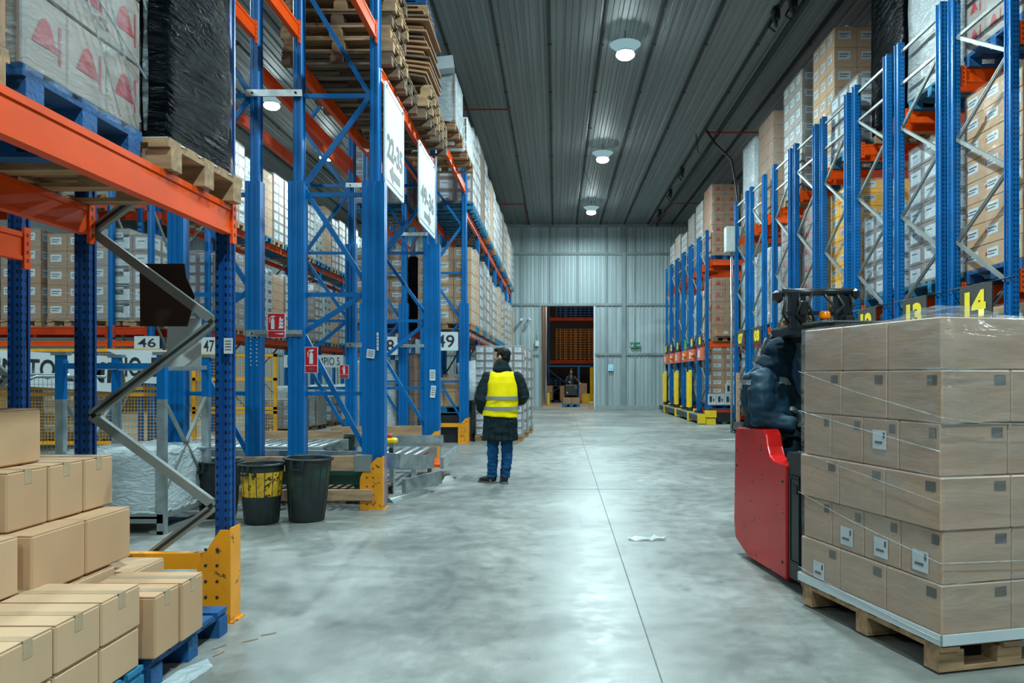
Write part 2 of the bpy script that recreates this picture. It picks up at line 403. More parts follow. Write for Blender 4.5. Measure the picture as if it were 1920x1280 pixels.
# ceiling: ribbed sheets, dark joints along the hall
cl = MB(); PITCH = 1.037; x = XL; prof = []
k0 = int((XL + .12) / PITCH) - 1
x = -.12 + k0 * PITCH
dz = ZC
jm = []
while x < XR + 1:
    # one panel: dark joint recess, then ribs
    prof += [(x + .02, dz + .05), (x + .021, dz), ]
    for q in (.26, .52, .78):
        c = x + q * PITCH
        prof += [(c - .045, dz), (c - .03, dz + .025), (c + .03, dz + .025), (c + .045, dz)]
    for q in (.12, .40, .64, .90):
        c = x + q * PITCH
        prof += [(c - .012, dz), (c, dz + .012), (c + .012, dz)]
    jm.append(x); x += PITCH
prof.sort(key=lambda p: p[0])
vs = []; fs = []
for (u, v) in prof: vs += [(u, YB, v), (u, YF, v)]
for i in range(len(prof) - 1): fs.append((2 * i, 2 * i + 1, 2 * i + 3, 2 * i + 2))
cl.add(vs, fs, 'ceil'); cl.b2((XL, YB, ZC + .1), (XR, YF, ZC + .2), 'ceil'); struct(cl.build('ceiling'))
tj = MB()
for x in jm:
    tj.b2((x - .022, YB, ZC - .03), (x + .022, YF, ZC + .06), 'ceilj')
    y = -8
    while y < YF: tj.b2((x - .04, y, ZC - .04), (x + .04, y + .05, ZC - .02), 'ceilj'); y += 2.6
struct(tj.build('trim_2'))
# back wall, ribbed vertically, with a doorway
def ribbed(mbx, x0, x1, z0, z1, y, m, pitch=.17, d=.035):
    pr = []; x = x0
    while x < x1 - 1e-6:
        e = min(x + pitch, x1); w_ = e - x
        pr += [(x, y), (x + w_ * .55, y), (x + w_ * .65, y - d), (x + w_ * .9, y - d), (e, y)]
        x += pitch
    vs = []; fs = []
    for (u, v) in pr: vs += [(u, v, z0), (u, v, z1)]
    for i in range(len(pr) - 1): fs.append((2 * i, 2 * i + 2, 2 * i + 3, 2 * i + 1))
    mbx.add(vs, fs, m)
DX0, DX1, DZ = (1015 - CX) * YF / F, (1113 - CX) * YF / F, H + (706 - 574) * YF / F
wb = MB()
ribbed(wb, XL, DX0, 0.12, ZC, YF, 'wallp'); ribbed(wb, DX0, DX1, DZ, ZC, YF, 'wallp'); ribbed(wb, DX1, XR, .12, ZC, YF, 'wallp')
wb.b2((XL, YF + .02, 0), (DX0 - .03, YF + .14, ZC), 'wallp'); wb.b2((DX1 + .03, YF + .02, 0), (XR, YF + .14, ZC), 'wallp'); wb.b2((DX0 - .03, YF + .02, DZ), (DX1 + .03, YF + .14, ZC), 'wallp')
struct(wb.build('wall_back'))
tr = MB()
for z in (H + (706 - 476) * YF / F, H + (706 - 571) * YF / F): tr.b2((XL, YF - .10, z - .05), (XR, YF - .03, z + .05), 'walltrim')
z = H + (706 - 664) * YF / F
tr.b2((XL, YF - .10, z - .05), (DX0 - .1, YF - .03, z + .05), 'walltrim'); tr.b2((DX1 + .05, YF - .10, z - .05), (XR, YF - .03, z + .05), 'walltrim')
xx = (1169 - CX) * YF / F
tr.b2((xx - .09, YF - .14, 0), (xx + .09, YF - .02, ZC), 'walltrim')
for px, z0, z1 in ((977, 4.5, ZC), (1031, 4.5, ZC), (1083, 4.5, ZC), (1137, 0, ZC), (1190, 0, ZC), (977, 0, 4.5)):
    u = (px - CX) * YF / F; tr.b2((u - .03, YF - .06, z0), (u + .03, YF - .02, z1), 'walltrim')
tr.b2((XL, YF - .08, ZC - .12), (XR, YF - .02, ZC), 'walltrim')
struct(tr.build('trim_3'))
bb = MB(); bb.b2((XL, YF - .16, 0), (DX0 - .05, YF, .14), 'concrete'); bb.b2((DX1 + .05, YF - .16, 0), (XR, YF, .14), 'concrete')
struct(bb.build('baseboard_back'))
for nm, a, b in (('wall_left', (XL - .1, YB, 0), (XL, YF, ZC)), ('wall_right', (XR, YB, 0), (XR + .1, YF, ZC)), ('wall_front', (XL, YB - .1, 0), (XR, YB, ZC))):
    struct(MB().b2(a, b, M['wall_dark'] if 'wall_dark' in M else M.setdefault('wall_dark', basic('dark_panel_wall', (.07, .08, .08), .6))).build(nm))
# door frame and passage beyond
d = MB()
d.b2((DX0 - .06, YF - .08, 0), (DX0, YF + .18, DZ), 'walltrim'); d.b2((DX1, YF - .08, 0), (DX1 + .08, YF + .18, DZ), 'white'); d.b2((DX0 - .06, YF - .08, DZ), (DX1 + .08, YF + .18, DZ + .1), 'walltrim')
struct(d.build('door_1'))
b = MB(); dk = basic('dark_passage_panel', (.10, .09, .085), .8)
b.b2((DX0 - .05, YF + .2, 0), (DX0 + .0, 40, 5.6), 'wall2'); b.b2((DX0 - .15, 40, 0), (DX0 + .04, 53.9, 5.6), 'wall2'); b.tube([(DX0 + .14, 38.6, 0), (DX0 + .14, 38.6, 5.5)], .05, 'white', 10); struct(b.build('wall_passage_left'))
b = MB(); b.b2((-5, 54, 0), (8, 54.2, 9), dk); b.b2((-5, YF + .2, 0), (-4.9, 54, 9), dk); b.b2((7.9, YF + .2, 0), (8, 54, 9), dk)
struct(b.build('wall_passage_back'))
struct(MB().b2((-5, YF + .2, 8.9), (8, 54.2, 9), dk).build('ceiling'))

# ------------------------------------------------------------------ lamps
def make_lamp(x, y, z, label, power, vis=True):
    t = thing('high_bay_lamp', label, 'lamp', (x, y, z), 0, 'high bay lamps under the ceiling')
    b = MB(); b.lathe([(.05, .22), (.11, .20), (.12, .16), (.12, .05), (.15, .02)], (0, 0, 0), 'galv', 20)
    for k in range(12):
        a = k * PI / 6; b.box((math.cos(a) * .12, math.sin(a) * .12, .11), (.05, .008, .12), 'galv', (0, 0, a))
    b.build('housing', t)
    MB().lathe([(.16, .04), (.24, .13), (.29, .16), (.30, .17), (.24, .145), (.165, .05)], (0, 0, 0), 'ring', 28, capb=False, capt=False).build('reflection_ring', t)  # added glowing ring, stands in for the bright reflection on the ceiling above
    MB().lathe([(.165, .012), (.180, -.02), (.172, -.05), (.13, -.085), (.06, -.10), (.01, -.104)], (0, 0, 0), 'lens', 24).build('lens', t)
    MB().tube([(0, 0, .28), (0, 0, ZC - z + .02)], .008, 'cable', 6).build('suspension_rod', t)
    l = bpy.data.lights.new('lamp_light', 'AREA'); l.shape = 'DISK'; l.size = .34; l.energy = power; l.color = (.73, .955, 1.0)
    o = bpy.data.objects.new('lamp_light', l); COL.objects.link(o); o.parent = t; o.location = (0, 0, -.12)
    return t
LP = 430
names = {14.9: 'brightest ceiling lamp of the aisle row, nearest to the viewer', 22.1: 'middle ceiling lamp of the three seen above the aisle', 29.2: 'small ceiling lamp of the aisle row nearest the back wall'}
for y in (-6.4, .7, 7.8, 14.9, 22.1, 29.2):
    make_lamp(1.34, y, 7.62, names.get(y, 'ceiling lamp of the aisle row above the viewer'), LP)
for y in (-4, 3.2, 10.4, 17.7, 21.9, 29.):
    make_lamp(-6.5, y, 7.62, {17.7: 'ceiling lamp seen behind the tall blue posts, the upper one on the left', 21.9: 'ceiling lamp seen lower down between the tall blue posts'}.get(y, 'ceiling lamp of the left row hidden by the racks'), LP * .42)
for y in (5., 14., 24.): make_lamp(8.6, y, 7.62, 'ceiling lamp above the numbered racks on the right', LP * .6)
for y in (9., 18., 27.): make_lamp(-12.5, y, 7.62, 'ceiling lamp above the far left racks', LP)
t = make_lamp(.5, 38.5, 8.2, 'ceiling lamp in the room behind the doorway', 130)
[c for c in t.children if c.type == 'LIGHT'][0].data.color = (1, .85, .7)
t = make_lamp(2.2, 45.5, 8.2, 'ceiling lamp deep in the room behind the doorway', 110); [c for c in t.children if c.type == 'LIGHT'][0].data.color = (1, .75, .5)

# pipes, cables, ceiling fixtures
def wire(name, label, cat, pts, r, m='cable', group=None):
    return tag(MB().tube(pts, r, m, 8).build(name), label, cat, group)
wire('sprinkler_pipe', 'thin red pipe under the ceiling above the left racks, nearer one', 'pipe', [(-4.2, 19, 7.96), (-1.14, 19, 7.96), (-1.14, 19.02, 8.06)], .02, 'redpipe', 'red ceiling pipes')
wire('sprinkler_pipe', 'thin red ceiling pipe above the left racks, nearer the back wall', 'pipe', [(-3.4, 29.6, 8.0), (-1.22, 29.6, 8.0), (-1.2, 33.6, 8.0)], .02, 'redpipe', 'red ceiling pipes')
wire('sprinkler_pipe', 'red ceiling pipe bending towards the back wall above the right racks', 'pipe', [(7, 29, 7.9), (4.6, 29, 7.9), (4.45, 29.1, 7.9), (4.1, 33.5, 7.9)], .022, 'redpipe', 'red ceiling pipes')
wire('sprinkler_pipe', 'red ceiling pipe crossing above the middle of the right racks', 'pipe', [(8, 20.6, 7.9), (4.0, 20.6, 7.9)], .022, 'redpipe', 'red ceiling pipes')
wire('power_cable', 'black cable drooping from the ceiling to the grey cabinet', 'cable', [(4.02, 20.6, 7.95), (4.15, 20.2, 7.5), (4.55, 20, 7.0), (4.6, 19.8, 6.4), (4.62, 19.5, 5.6), (4.6, 19.3, 5.25)], .03)
wire('power_cable', 'thin black cable looping under the ceiling beside the drooping cable', 'cable', [(4.4, 20.6, 7.95), (4.1, 20.3, 7.55), (3.95, 20.4, 7.3), (3.8, 20.6, 7.35), (3.75, 20.7, 7.9)], .012)
wire('hanging_rod', 'white rod hanging from the ceiling, right of the brightest lamp', 'rod', [P(1247.5, -30, 14.2), P(1248, 56, 13.6)], .012, 'white', 'white ceiling rods')
wire('hanging_rod', 'slanting white rod hanging between the two farther lamps', 'rod', [P(1096, 322, 25.0), P(1110, 353, 24.5)], .018, 'white', 'white ceiling rods')
tp = tag(MB().b2((4.33, 4, ZC - .14), (4.41, YF - .3, ZC - .04), 'ceilj').build('ceiling_cable_track'), 'black track along the ceiling over the right edge of the aisle', 'track')
lb = ['nearest the viewer', 'second from the viewer', 'nearest above the grey cabinet', 'in the middle of the far three', 'nearest the back wall']
for i, (px, py) in enumerate(((1485, 6), (1453, 28), (1278, 320), (1256, 360), (1236, 398))):
    Y = 6.55 * F / (CY - py); c = P(px, py, Y)
    t = thing('cable_trolley', 'black fixture hanging from the ceiling track, ' + lb[i], 'fixture', (c.x, c.y, c.z), 0, 'black fixtures on the ceiling track')
    b = MB(); b.box((0, 0, .12), (.10, .28, .06), 'black'); b.cbox((.02, 0, -.02), (.12, .2, .2), 'black', .03); b.tube([(0, -.1, 0), (-.05, -.14, -.14), (.03, .02, -.2), (.06, .1, -.05)], .025, 'cable', 6); b.tube([(0, .1, .0), (-.08, .12, -.16), (0, .0, -.3)], .018, 'cable', 6)
    b.build('body', t); MB().b2((-.02, -.02, .14), (.02, .02, ZC - c.z), 'black').build('hanger', t)
# back wall fittings
def cctv(px, lab, s):
    c = P(px, 599, YF - .3); t = thing('security_camera', lab, 'camera', c, 0, 'cameras on the back wall')
    MB().tube([(0, .29, .05), (0, -.02, .05), (0, -.08, .0)], .03, 'white', 8).build('bracket', t)
    MB().cbox((s * .06, -.12, -.02), (.13, .26, .12), 'white', .03).build('body', t)
cctv(980, 'left one of two small white cameras on the back wall', -1); cctv(991, 'right one of two small white cameras on the back wall', 1)
def panel_sign(name, label, cat, c, w, h, m, rz=0, border=None, group=None, d=.012):
    t = thing(name, label, cat, c, rz, group)
    b = MB(); b.box((0, 0, 0), (w, d, h), m)
    if border:
        bw, bm, ins = border
        y = -d / 2 - .0015
        for a, e in (((-w / 2 + ins, h / 2 - ins), (w / 2 - ins, h / 2 - ins)), ((-w / 2 + ins, -h / 2 + ins), (w / 2 - ins, -h / 2 + ins)), ((-w / 2 + ins, -h / 2 + ins), (-w / 2 + ins, h / 2 - ins)), ((w / 2 - ins, -h / 2 + ins), (w / 2 - ins, h / 2 - ins))):
            b.b2((min(a[0], e[0]) - bw / 2, y, min(a[1], e[1]) - bw / 2), (max(a[0], e[0]) + bw / 2, y + .002, max(a[1], e[1]) + bw / 2), bm)
    b.build('sign_panel', t); return t
def flatpoly(b, pts, y, m): b.prism(pts, y, y + .0015, m, 'y')
def runner(b, cx, cz, s, y, m):
    flatpoly(b, [(cx + s * u, cz + s * v) for u, v in ((-.1, .12), (.1, .18), (.3, .02), (.22, -.04), (.08, .06), (.0, -.1), (.16, -.22), (.12, -.5), (.02, -.5), (.04, -.28), (-.12, -.16), (-.22, -.42), (-.5, -.44), (-.5, -.34), (-.3, -.32))], y, m)
    b.lathe([(.09 * s, -.001), (.09 * s, .001)], (cx + .14 * s, y, cz + .32 * s), m, 12, tilt=Matrix.Rotation(PI / 2, 3, 'X'))
t = panel_sign('exit_sign', 'green emergency exit sign with running figure and arrow on the back wall', 'sign', P(1190.5, 647, YF - .15), .46, .24, 'signgreen')
b = MB(); runner(b, -.1, 0, .2, -.012, 'white'); b.box((.12, -.01, 0), (.11, .004, .035), 'white'); flatpoly(b, [(.15, .06), (.22, 0), (.15, -.06)], -.012, 'white'); b.box((-.19, -.01, 0), (.02, .004, .17), 'white'); b.build('pictogram', t)
t = panel_sign('wall_notice', 'small pale blue notice on the back wall right of the doorway', 'notice', P(1145, 689, YF - .15), .22, .28, basic('pale_blue_notice', (.35, .70, .80), .5))
b = MB(); b.box((0, -.008, .03), (.11, .003, .05), 'white'); b.box((0, -.008, -.06), (.13, .003, .015), 'ink'); b.build('print', t)
t = thing('wall_switch_box', 'small grey control box on the wall left of the doorway', 'box', P(1007, 644, YF - .15)); MB().cbox((0, 0, 0), (.18, .12, .26), 'cab', .02).build('case', t); MB().tube([(0, 0, .12), (0, 0, .6)], .015, 'galv', 6).build('conduit', t)
# ------------------------------------------------------------------ rack parts
def up_mesh(h, m, w=.10, d=.08, reinf=0, rw=.16):
    def f():
        b = MB(); c = .012
        pl = [(-w / 2 + c, -d / 2), (-.012, -d / 2), (-.008, -d / 2 + .006), (.008, -d / 2 + .006), (.012, -d / 2), (w / 2 - c, -d / 2), (w / 2, -d / 2 + c), (w / 2, d / 2 - c), (w / 2 - c, d / 2), (-w / 2 + c, d / 2), (-w / 2, d / 2 - c), (-w / 2, -d / 2 + c)]
        b.prism(pl, 0, h, m, 'z')
        for s in (-1, 1): b.box((s * w * .5, d / 2 + .008, h / 2), (.012, .02, h), m)
        b.box((0, 0, .006), (w + .06, d + .06, .012), m)
        return b.mesh('upright')
    return cached(('up', h, m, w, d), f)
def reinf_mesh(h, w, d, m):
    def f():
        b = MB(); q = w / 2
        b.prism([(-q, -d / 2), (-q * .55, -d / 2), (-q * .5, -d / 2 + .01), (-q * .2, -d / 2 + .01), (-q * .15, -d / 2), (q * .15, -d / 2), (q * .2, -d / 2 + .01), (q * .5, -d / 2 + .01), (q * .55, -d / 2), (q, -d / 2), (q, d / 2), (-q, d / 2)], .012, h, m, 'z')
        return b.mesh('post_reinforcement')
    return cached(('re', h, w, d, m), f)
def brace_mesh(L, m, t=.034):
    def f():
        b = MB(); b.box((L / 2, 0, 0), (L, t * .8, t), m); b.box((L / 2, -t * .41, 0), (L * .94, .004, t * .35), 'ink' if m == 'galvd' else m)
        return b.mesh('brace')
    return cached(('br', round(L, 3), m, t), f)
def link_brace(root, a, b, m, t=.034, off=(0, 0, 0), name='brace'):
    a = Vector(a) + Vector(off); b = Vector(b) + Vector(off); d = b - a
    o = put(brace_mesh(d.length, m, t), name, root); rz = math.atan2(d.y, d.x); ry = -math.atan2(d.z, math.hypot(d.x, d.y))
    o.location = a; o.rotation_euler = (0, ry, rz); return o
def frame(root, a, b, h, upm='perf', brm='galvd', zs=None, hor=(), t=.034, m2=None, alt=0):
    a = Vector((*a, 0)); b = Vector((*b, 0)); along_y = abs(b.y - a.y) > abs(b.x - a.x)
    for p, fl in ((a, 0), (b, PI)):
        put(up_mesh(h, upm, .085, .062) if upm == 'perfshade' else up_mesh(h, upm), 'upright', root, p, (0, 0, (PI / 2 if along_y else 0) + fl * 0))
    d = (b - a).normalized(); A = a + d * .05; B = b - d * .05
    if zs:
        for i in range(len(zs) - 1):
            p, q = (A, B) if (i + alt) % 2 == 0 else (B, A)
            link_brace(root, (p.x, p.y, zs[i]), (q.x, q.y, zs[i + 1]), brm, t)
    for z in hor: link_brace(root, (A.x, A.y, z), (B.x, B.y, z), brm, t * .9)
def beam_mesh(L, m, h=.15, d=.05):
    def f():
        b = MB()
        b.b2((.05, -d / 2, -h), (L - .05, d / 2, 0), m); b.b2((.05, -d / 2 - .006, -.03), (L - .05, -d / 2, 0), m); b.b2((.05, -d / 2 - .006, -h), (L - .05, -d / 2, -h + .025), m)
        for x in (.0, L):
            s = 1 if x == 0 else -1
            b.b2((x, -d / 2 - .012, -h - .05), (x + s * .055, -d / 2 + .004, .03), m)
            for k in range(4): b.b2((x + s * .02, -d / 2 - .014, -h - .01 + k * .05), (x + s * .032, -d / 2 - .011, -h + .01 + k * .05), 'ink')
        return b.mesh('beam')
    return cached(('bm', round(L, 3), m, h, d), f)
def beam(root, a, b, z, m='orange', h=.15, flip=False, name='beam'):
    a = Vector(a); b = Vector(b)
    if flip: a, b = b, a
    L = (b - a).length; o = put(beam_mesh(L, m, h), name, root); o.location = (a.x, a.y, z); o.rotation_euler = (0, 0, math.atan2(b.y - a.y, b.x - a.x)); return o
def zz(z0, z1, st):
    r = []; z = z0
    while z < z1: r.append(z); z += st
    return r
def guard_mesh(h, w, d, m='guard', flip=1):
    def f():
        b = MB(); t = .008
        b.prism([(-w / 2, 0), (w / 2, 0), (w / 2, h), (w / 2 - .06, h), (-w / 2 + .03, h * .72), (-w / 2, h * .6)], -d / 2 - t, -d / 2, m, 'y')
        b.b2((w / 2 - t, -d / 2, 0), (w / 2, d / 2, h + .01), m); b.b2((-w / 2, -d / 2 - .01, 0), (w / 2 + .02, d / 2 + .02, .008), m)
        for k in range(5):
            for q in (-.045, .02): b.lathe([(.009, -.002), (.009, .002)], (q, -d / 2 - t - .002, .06 + k * h * .17), 'ink', 8, tilt=Matrix.Rotation(PI / 2, 3, 'X'))
        return b.mesh('post_guard')
    return cached(('gd', h, w, d, m), f)

XA, XB, XC, XD = -1.94, -2.76, -3.22, -4.04
# near rack on the left ------------------------------------------------
t = thing('pallet_rack', 'nearest blue pallet rack on the left carrying the overhead wrapped loads', 'pallet rack', (-2.3, 4.52, 0))
def w2l(o, p): return Vector(p) - o.location
def localized(root, fn, *a, **k):
    """run fn building in world coordinates under root, then shift to the root's origin"""
    before = set(root.children); fn(root, *a, **k)
    for c in root.children:
        if c not in before: c.location = c.location - root.location
def near_rack(root):
    zst = (.1, .646, 1.175, 1.72, 2.25, 2.78, 3.32, 3.86, 4.4, 4.94, 5.5)
    frame(root, (XA, 4.52), (XB, 4.52), 6.9, 'perfshade', 'galvd', zst, t=.05, alt=1)
    frame(root, (XA, 1.82), (XB, 1.82), 6.9, 'perfshade', 'galvd', zst, t=.05)
    for x, fl in ((XA + .055, False), (XB - .055 + .11, False)): beam(root, (x, 1.86), (x, 4.48), 2.38, 'orange', .165)
    for z in (5.2,):
        for x in (XA, XB): beam(root, (x, 1.86), (x, 4.48), z, 'orange', .15)
    put(guard_mesh(.53, .19, .13), 'post_guard', root, (XA, 4.46, 0))
    b = MB(); b.b2((XB + .05, 4.42, .30), (XA - .09, 4.48, .39), 'guard'); put(b.mesh('floor_guard_rail'), 'floor_guard_rail', root)
localized(t, near_rack)
t = thing('pallet_rack', 'blue pallet rack standing behind the nearest left rack, at the left edge', 'pallet rack', (-3.6, 4.52, 0))
def near_rack2(root):
    frame(root, (XC, 4.62), (XD, 4.62), 6.9, 'perfshade', 'galvd', zz(.2, 6, .6), t=.04)
    frame(root, (XC, 1.9), (XD, 1.9), 6.9, 'perfshade', 'galvd', zz(.2, 6, .6), t=.04)
    beam(root, (XC + .06, 1.95), (XC + .06, 4.6), 2.25, 'orange', .165); beam(root, (XD, 1.95), (XD, 4.6), 2.25, 'orange', .165)
localized(t, near_rack2)

# tall portal racks over the cross aisles --------------------------------
def portal(root, xf, xb, ys, front=True):
    for y in ys:
        sh = .62 if not front else 0
        zs = [.35 + sh * .5 + k * 1.02 for k in range(7)]
        zs = (.52, 1.87, 2.33, 3.43, 4.41, 5.6, 6.6) if y == 8.3 else (.5, 1.7, 2.3, 3.3, 4.3, 5.3, 6.3)
        up = 6.9
        frame(root, (xf, y), (xb, y), up, 'blue', 'blue', zs, hor=(1.22, 2.28, 3.35, 4.41), t=.05, alt=0)
        put(reinf_mesh(3.48 if y < 15 else 2.95, .17 if y < 15 else .2, .14, 'blue'), 'post_reinforcement', root, (xb, y - .02, 0))
        put(reinf_mesh(3.48, .24 if front else .16, .14, 'blue'), 'post_reinforcement', root, (xf, y - .02, 0))
        if front: put(guard_mesh(.55, .24, .2), 'post_guard', root, (xf, y - .06, 0))
t = thing('pallet_rack', 'tall blue rack over the cross aisle holding the stacked wooden pallets', 'pallet rack', (-2.35, 8.3, 0))
def portalA(root):
    portal(root, XA, XB, (8.3, 12.2))
    for x in (XA, XB):
        beam(root, (x, 4.58), (x, 8.26), 5.16, 'orange', .16)
        beam(root, (x, 8.36), (x, 12.14), 4.79, 'orange', .15)
        beam(root, (x, 12.26), (x, 16.34), 5.45, 'orange', .15)
    b = MB(); b.b2((XB, 16.30, .34), (XA, 16.36, .42), 'guard'); put(b.mesh('floor_guard_rail'), 'floor_guard_rail', root)
    b = MB(); b.b2((XB - .02, 12.02, .40), (XA - .12, 12.10, .46), 'guard'); put(b.mesh('floor_guard_rail'), 'floor_guard_rail', root)
localized(t, portalA)
t = thing('pallet_rack', 'tall blue rack row behind the wooden-pallet rack, tied to it by steel spacers', 'pallet rack', (-3.6, 8.3, 0))
def portalB(root):
    portal(root, XC, XD, (8.3, 12.2), False)
    for x in (XC, XD):
        beam(root, (x, 4.66), (x, 8.26), 5.16, 'orange', .16); beam(root, (x, 8.36), (x, 12.14), 4.79, 'orange', .15)
        beam(root, (x, 12.26), (x, 16.34), 5.45, 'orange', .15)
    for y, z in ((8.24, 4.41), (8.24, 1.86), (12.15, 4.4), (12.15, 1.9), (16.3, 4.4), (16.3, 2.05)):
        b = MB(); b.b2((XC - .07, y - .04, z - .035), (XB + .07, y - .02, z + .035), 'galv')
        for x in (XC, XB): b.lathe([(.012, 0), (.012, .01)], (x, y - .04, z), 'ink', 8, tilt=Matrix.Rotation(PI / 2, 3, 'X'))
        put(b.mesh('spacer_bar'), 'spacer_bar', root)
localized(t, portalB)

# long rack beyond -------------------------------------------------------
t = thing('pallet_rack', 'long blue and orange rack on the left running to the back wall', 'pallet rack', (-2.35, 16.4, 0))
LYS = [16.4 + i * 2.72 for i in range(7)]
def longrack(root, xf, xb, n, lev=(2.41, 4.97), m='orange', upm='blue'):
    for i, y in enumerate(LYS[:n]):
        if i == 0: continue
        frame(root, (xf, y), (xb, y), 5.6, upm, 'galvd', zz(.3, 5.4, 1.2) if i < 3 else (2.6, 3.6, 4.6), t=.04)
    for i in range(n - 1):
        for z in lev:
            for x in (xf, xb): beam(root, (x, LYS[i] + .05), (x, LYS[i + 1] - .05), z, m, .13)
def longrack0(root):
    frame(root, (XA, 16.4), (XB, 16.4), 6.9, 'blue', 'blue', (.5, 1.7, 2.6, 3.6, 4.6, 5.6), hor=(1.3, 3.6), t=.05)
    for x in (XA, XB): put(reinf_mesh(2.95, .2, .14, 'blue'), 'post_reinforcement', root, (x, 16.38, 0))
    put(guard_mesh(.53, .22, .2), 'post_guard', root, (XA, 16.33, 0))
    longrack(root, XA, XB, 7)
    for x in (XA + .05, ):
        b = MB()
        for k in range(44):
            y = 16.6 + k * .36; b.b2((x, y, 2.30), (x + .012, y + .12, 2.37), 'label')
        put(b.mesh('location_labels'), 'location_labels', root)
localized(t, longrack0)
t = thing('pallet_rack', 'long rack row backing onto the left long rack, seen through its posts', 'pallet rack', (-3.6, 16.4, 0))
def lr1(root):
    frame(root, (XC, 16.4), (XD, 16.4), 6.9, 'blue', 'blue', (.5, 1.7, 2.6, 3.6, 4.6, 5.6), hor=(1.3, 3.6), t=.05)
    for x in (XC, XD): put(reinf_mesh(2.95, .2, .14, 'blue'), 'post_reinforcement', root, (x, 16.38, 0))
    longrack(root, XC, XD, 3, upm='blue')
localized(t, lr1)
# far left rack rows ------------------------------------------------------
t = thing('pallet_rack', 'blue rack row in the left background running towards the back wall', 'pallet rack', (-8.2, 17, 0))
def lrB(root):
    ys = [17.2 + i * 2.72 for i in range(7)]
    for i, y in enumerate(ys):
        frame(root, (-7.75, y), (-8.85, y), 6.6 if i == 0 else 5.6, 'blue', 'galvd', (.4, 1.5, 2.6, 3.7, 4.8) if i < 4 else None, t=.04)
    for i in range(6):
        for z in (2.41, 4.97):
            for x in (-7.75, -8.85): beam(root, (x, ys[i] + .05), (x, ys[i + 1] - .05), z, 'orange', .13)
localized(t, lrB)
t = thing('pallet_rack', 'blue rack facing the viewer at far left above the yellow fence', 'pallet rack', (-11, 15.7, 0))
def lrA(root):
    xs = [-8.15, -8.95, -11.7, -14.45, -16.8]
    xs = [-9.0, -11.75, -14.5, -16.9]
    for i, x in enumerate(xs): frame(root, (x, 15.7), (x, 16.8), 6.4, 'blue', 'galvd', (.4, 1.5, 2.6, 3.7, 4.8), t=.04)
    frame(root, (-8.2, 15.7), (-8.2, 16.8), 6.4, 'blue', 'galvd', (.4, 1.5, 2.6, 3.7, 4.8), t=.04)
    xs = [-8.2] + xs
    for i in range(len(xs) - 1):
        for z in (2.41, 4.97):
            for y in (15.65, 16.8): beam(root, (xs[i + 1] + .05, y), (xs[i] - .05, y), z, 'orangered', .16)
        beam(root, (xs[i + 1] + .05, 15.65), (xs[i] - .05, 15.65), 2.12, 'orange', .1)
localized(t, lrA)

# mobile racks on the right ------------------------------------------------
XM = 4.5
FR = {14: (7.61, 8.71), 13: (8.99, 10.10), 12: (10.45, 11.55), 11: (11.87, 12.96), 10: (13.33, 14.43), 9: (14.74, 15.84), 8: (16.63, 17.71), 7: (18.09, 19.2),
      6: (22.95, 24.05), 5: (24.35, 25.45), 4: (25.85, 26.95), 3: (27.25, 28.35), 2: (28.75, 29.85), 1: (30.15, 31.25), 15: (6.1, 7.2)}
LEV = (.50, 2.43, 4.86)
RACK = {}
for n, (ya, yb) in FR.items():
    lab = 'blue mobile pallet rack marked with the number %02d' % n
    if n == 4: lab = 'blue mobile pallet rack with the small green exit sign on its end'
    if n == 15: lab = 'blue mobile pallet rack cut off by the right edge of the photo'
    if n in (9, 10, 11): lab = {9: 'blue mobile pallet rack just nearer than rack 08, above the truck mast', 10: 'blue mobile pallet rack behind the amber beacon, with purple printed cartons', 11: 'blue mobile pallet rack holding the yellow labelled cartons'}[n]
    t = thing('mobile_rack', lab, 'pallet rack', (XM, (ya + yb) / 2, 0), 0, 'mobile racks on the right'); RACK[n] = t
    def mk(root, ya=ya, yb=yb, n=n):
        nb = 3 if n == 6 else 2
        for k in range(nb):
            x = XM + k * 2.75
            if k == 0: frame(root, (x, ya), (x, yb), 5.74, 'perf', 'galvd', [.6 + i * .575 for i in range(9)], hor=(5.2, 5.62), t=.038, alt=(n + 1) % 2)
            else: frame(root, (x, ya), (x, yb), 5.74, 'perf', 'galvd', (1, 2.2, 3.4, 4.6) if n == 6 else None, t=.038)
        for k in range(nb - 1 if nb == 3 else 1):
            for z in LEV[1:]:
                for y in (ya, yb): beam(root, (XM + .05 + k * 2.75, y), (XM + 2.7 + k * 2.75, y), z, 'orange', .15)
        # wheeled base
        b = MB(); L = 6.2 if n == 6 else 5.6
        b.b2((XM - .12, ya - .06, .06), (XM + L, ya + .08, .34), 'blackmetal'); b.b2((XM - .12, yb - .08, .06), (XM + L, yb + .06, .34), 'blackmetal')
        b.b2((XM - .12, ya, .1), (XM + .05, yb, .3), 'blackmetal')
        for y in (ya, yb):
            for k in range(2): b.lathe([(.1, -.04), (.1, .04)], (XM + .5 + k * 2.4, y, .1), 'galvd', 14, tilt=Matrix.Rotation(PI / 2, 3, 'X'))
        put(b.mesh('wheeled_base'), 'wheeled_base', root)
        b = MB(); b.b2((XM, ya - .03, .34), (XM + L, ya + .05, .44), 'orangered'); b.b2((XM, yb - .05, .34), (XM + L, yb + .03, .44), 'orangered'); put(b.mesh('base_beam'), 'base_beam', root)
    localized(t, mk)
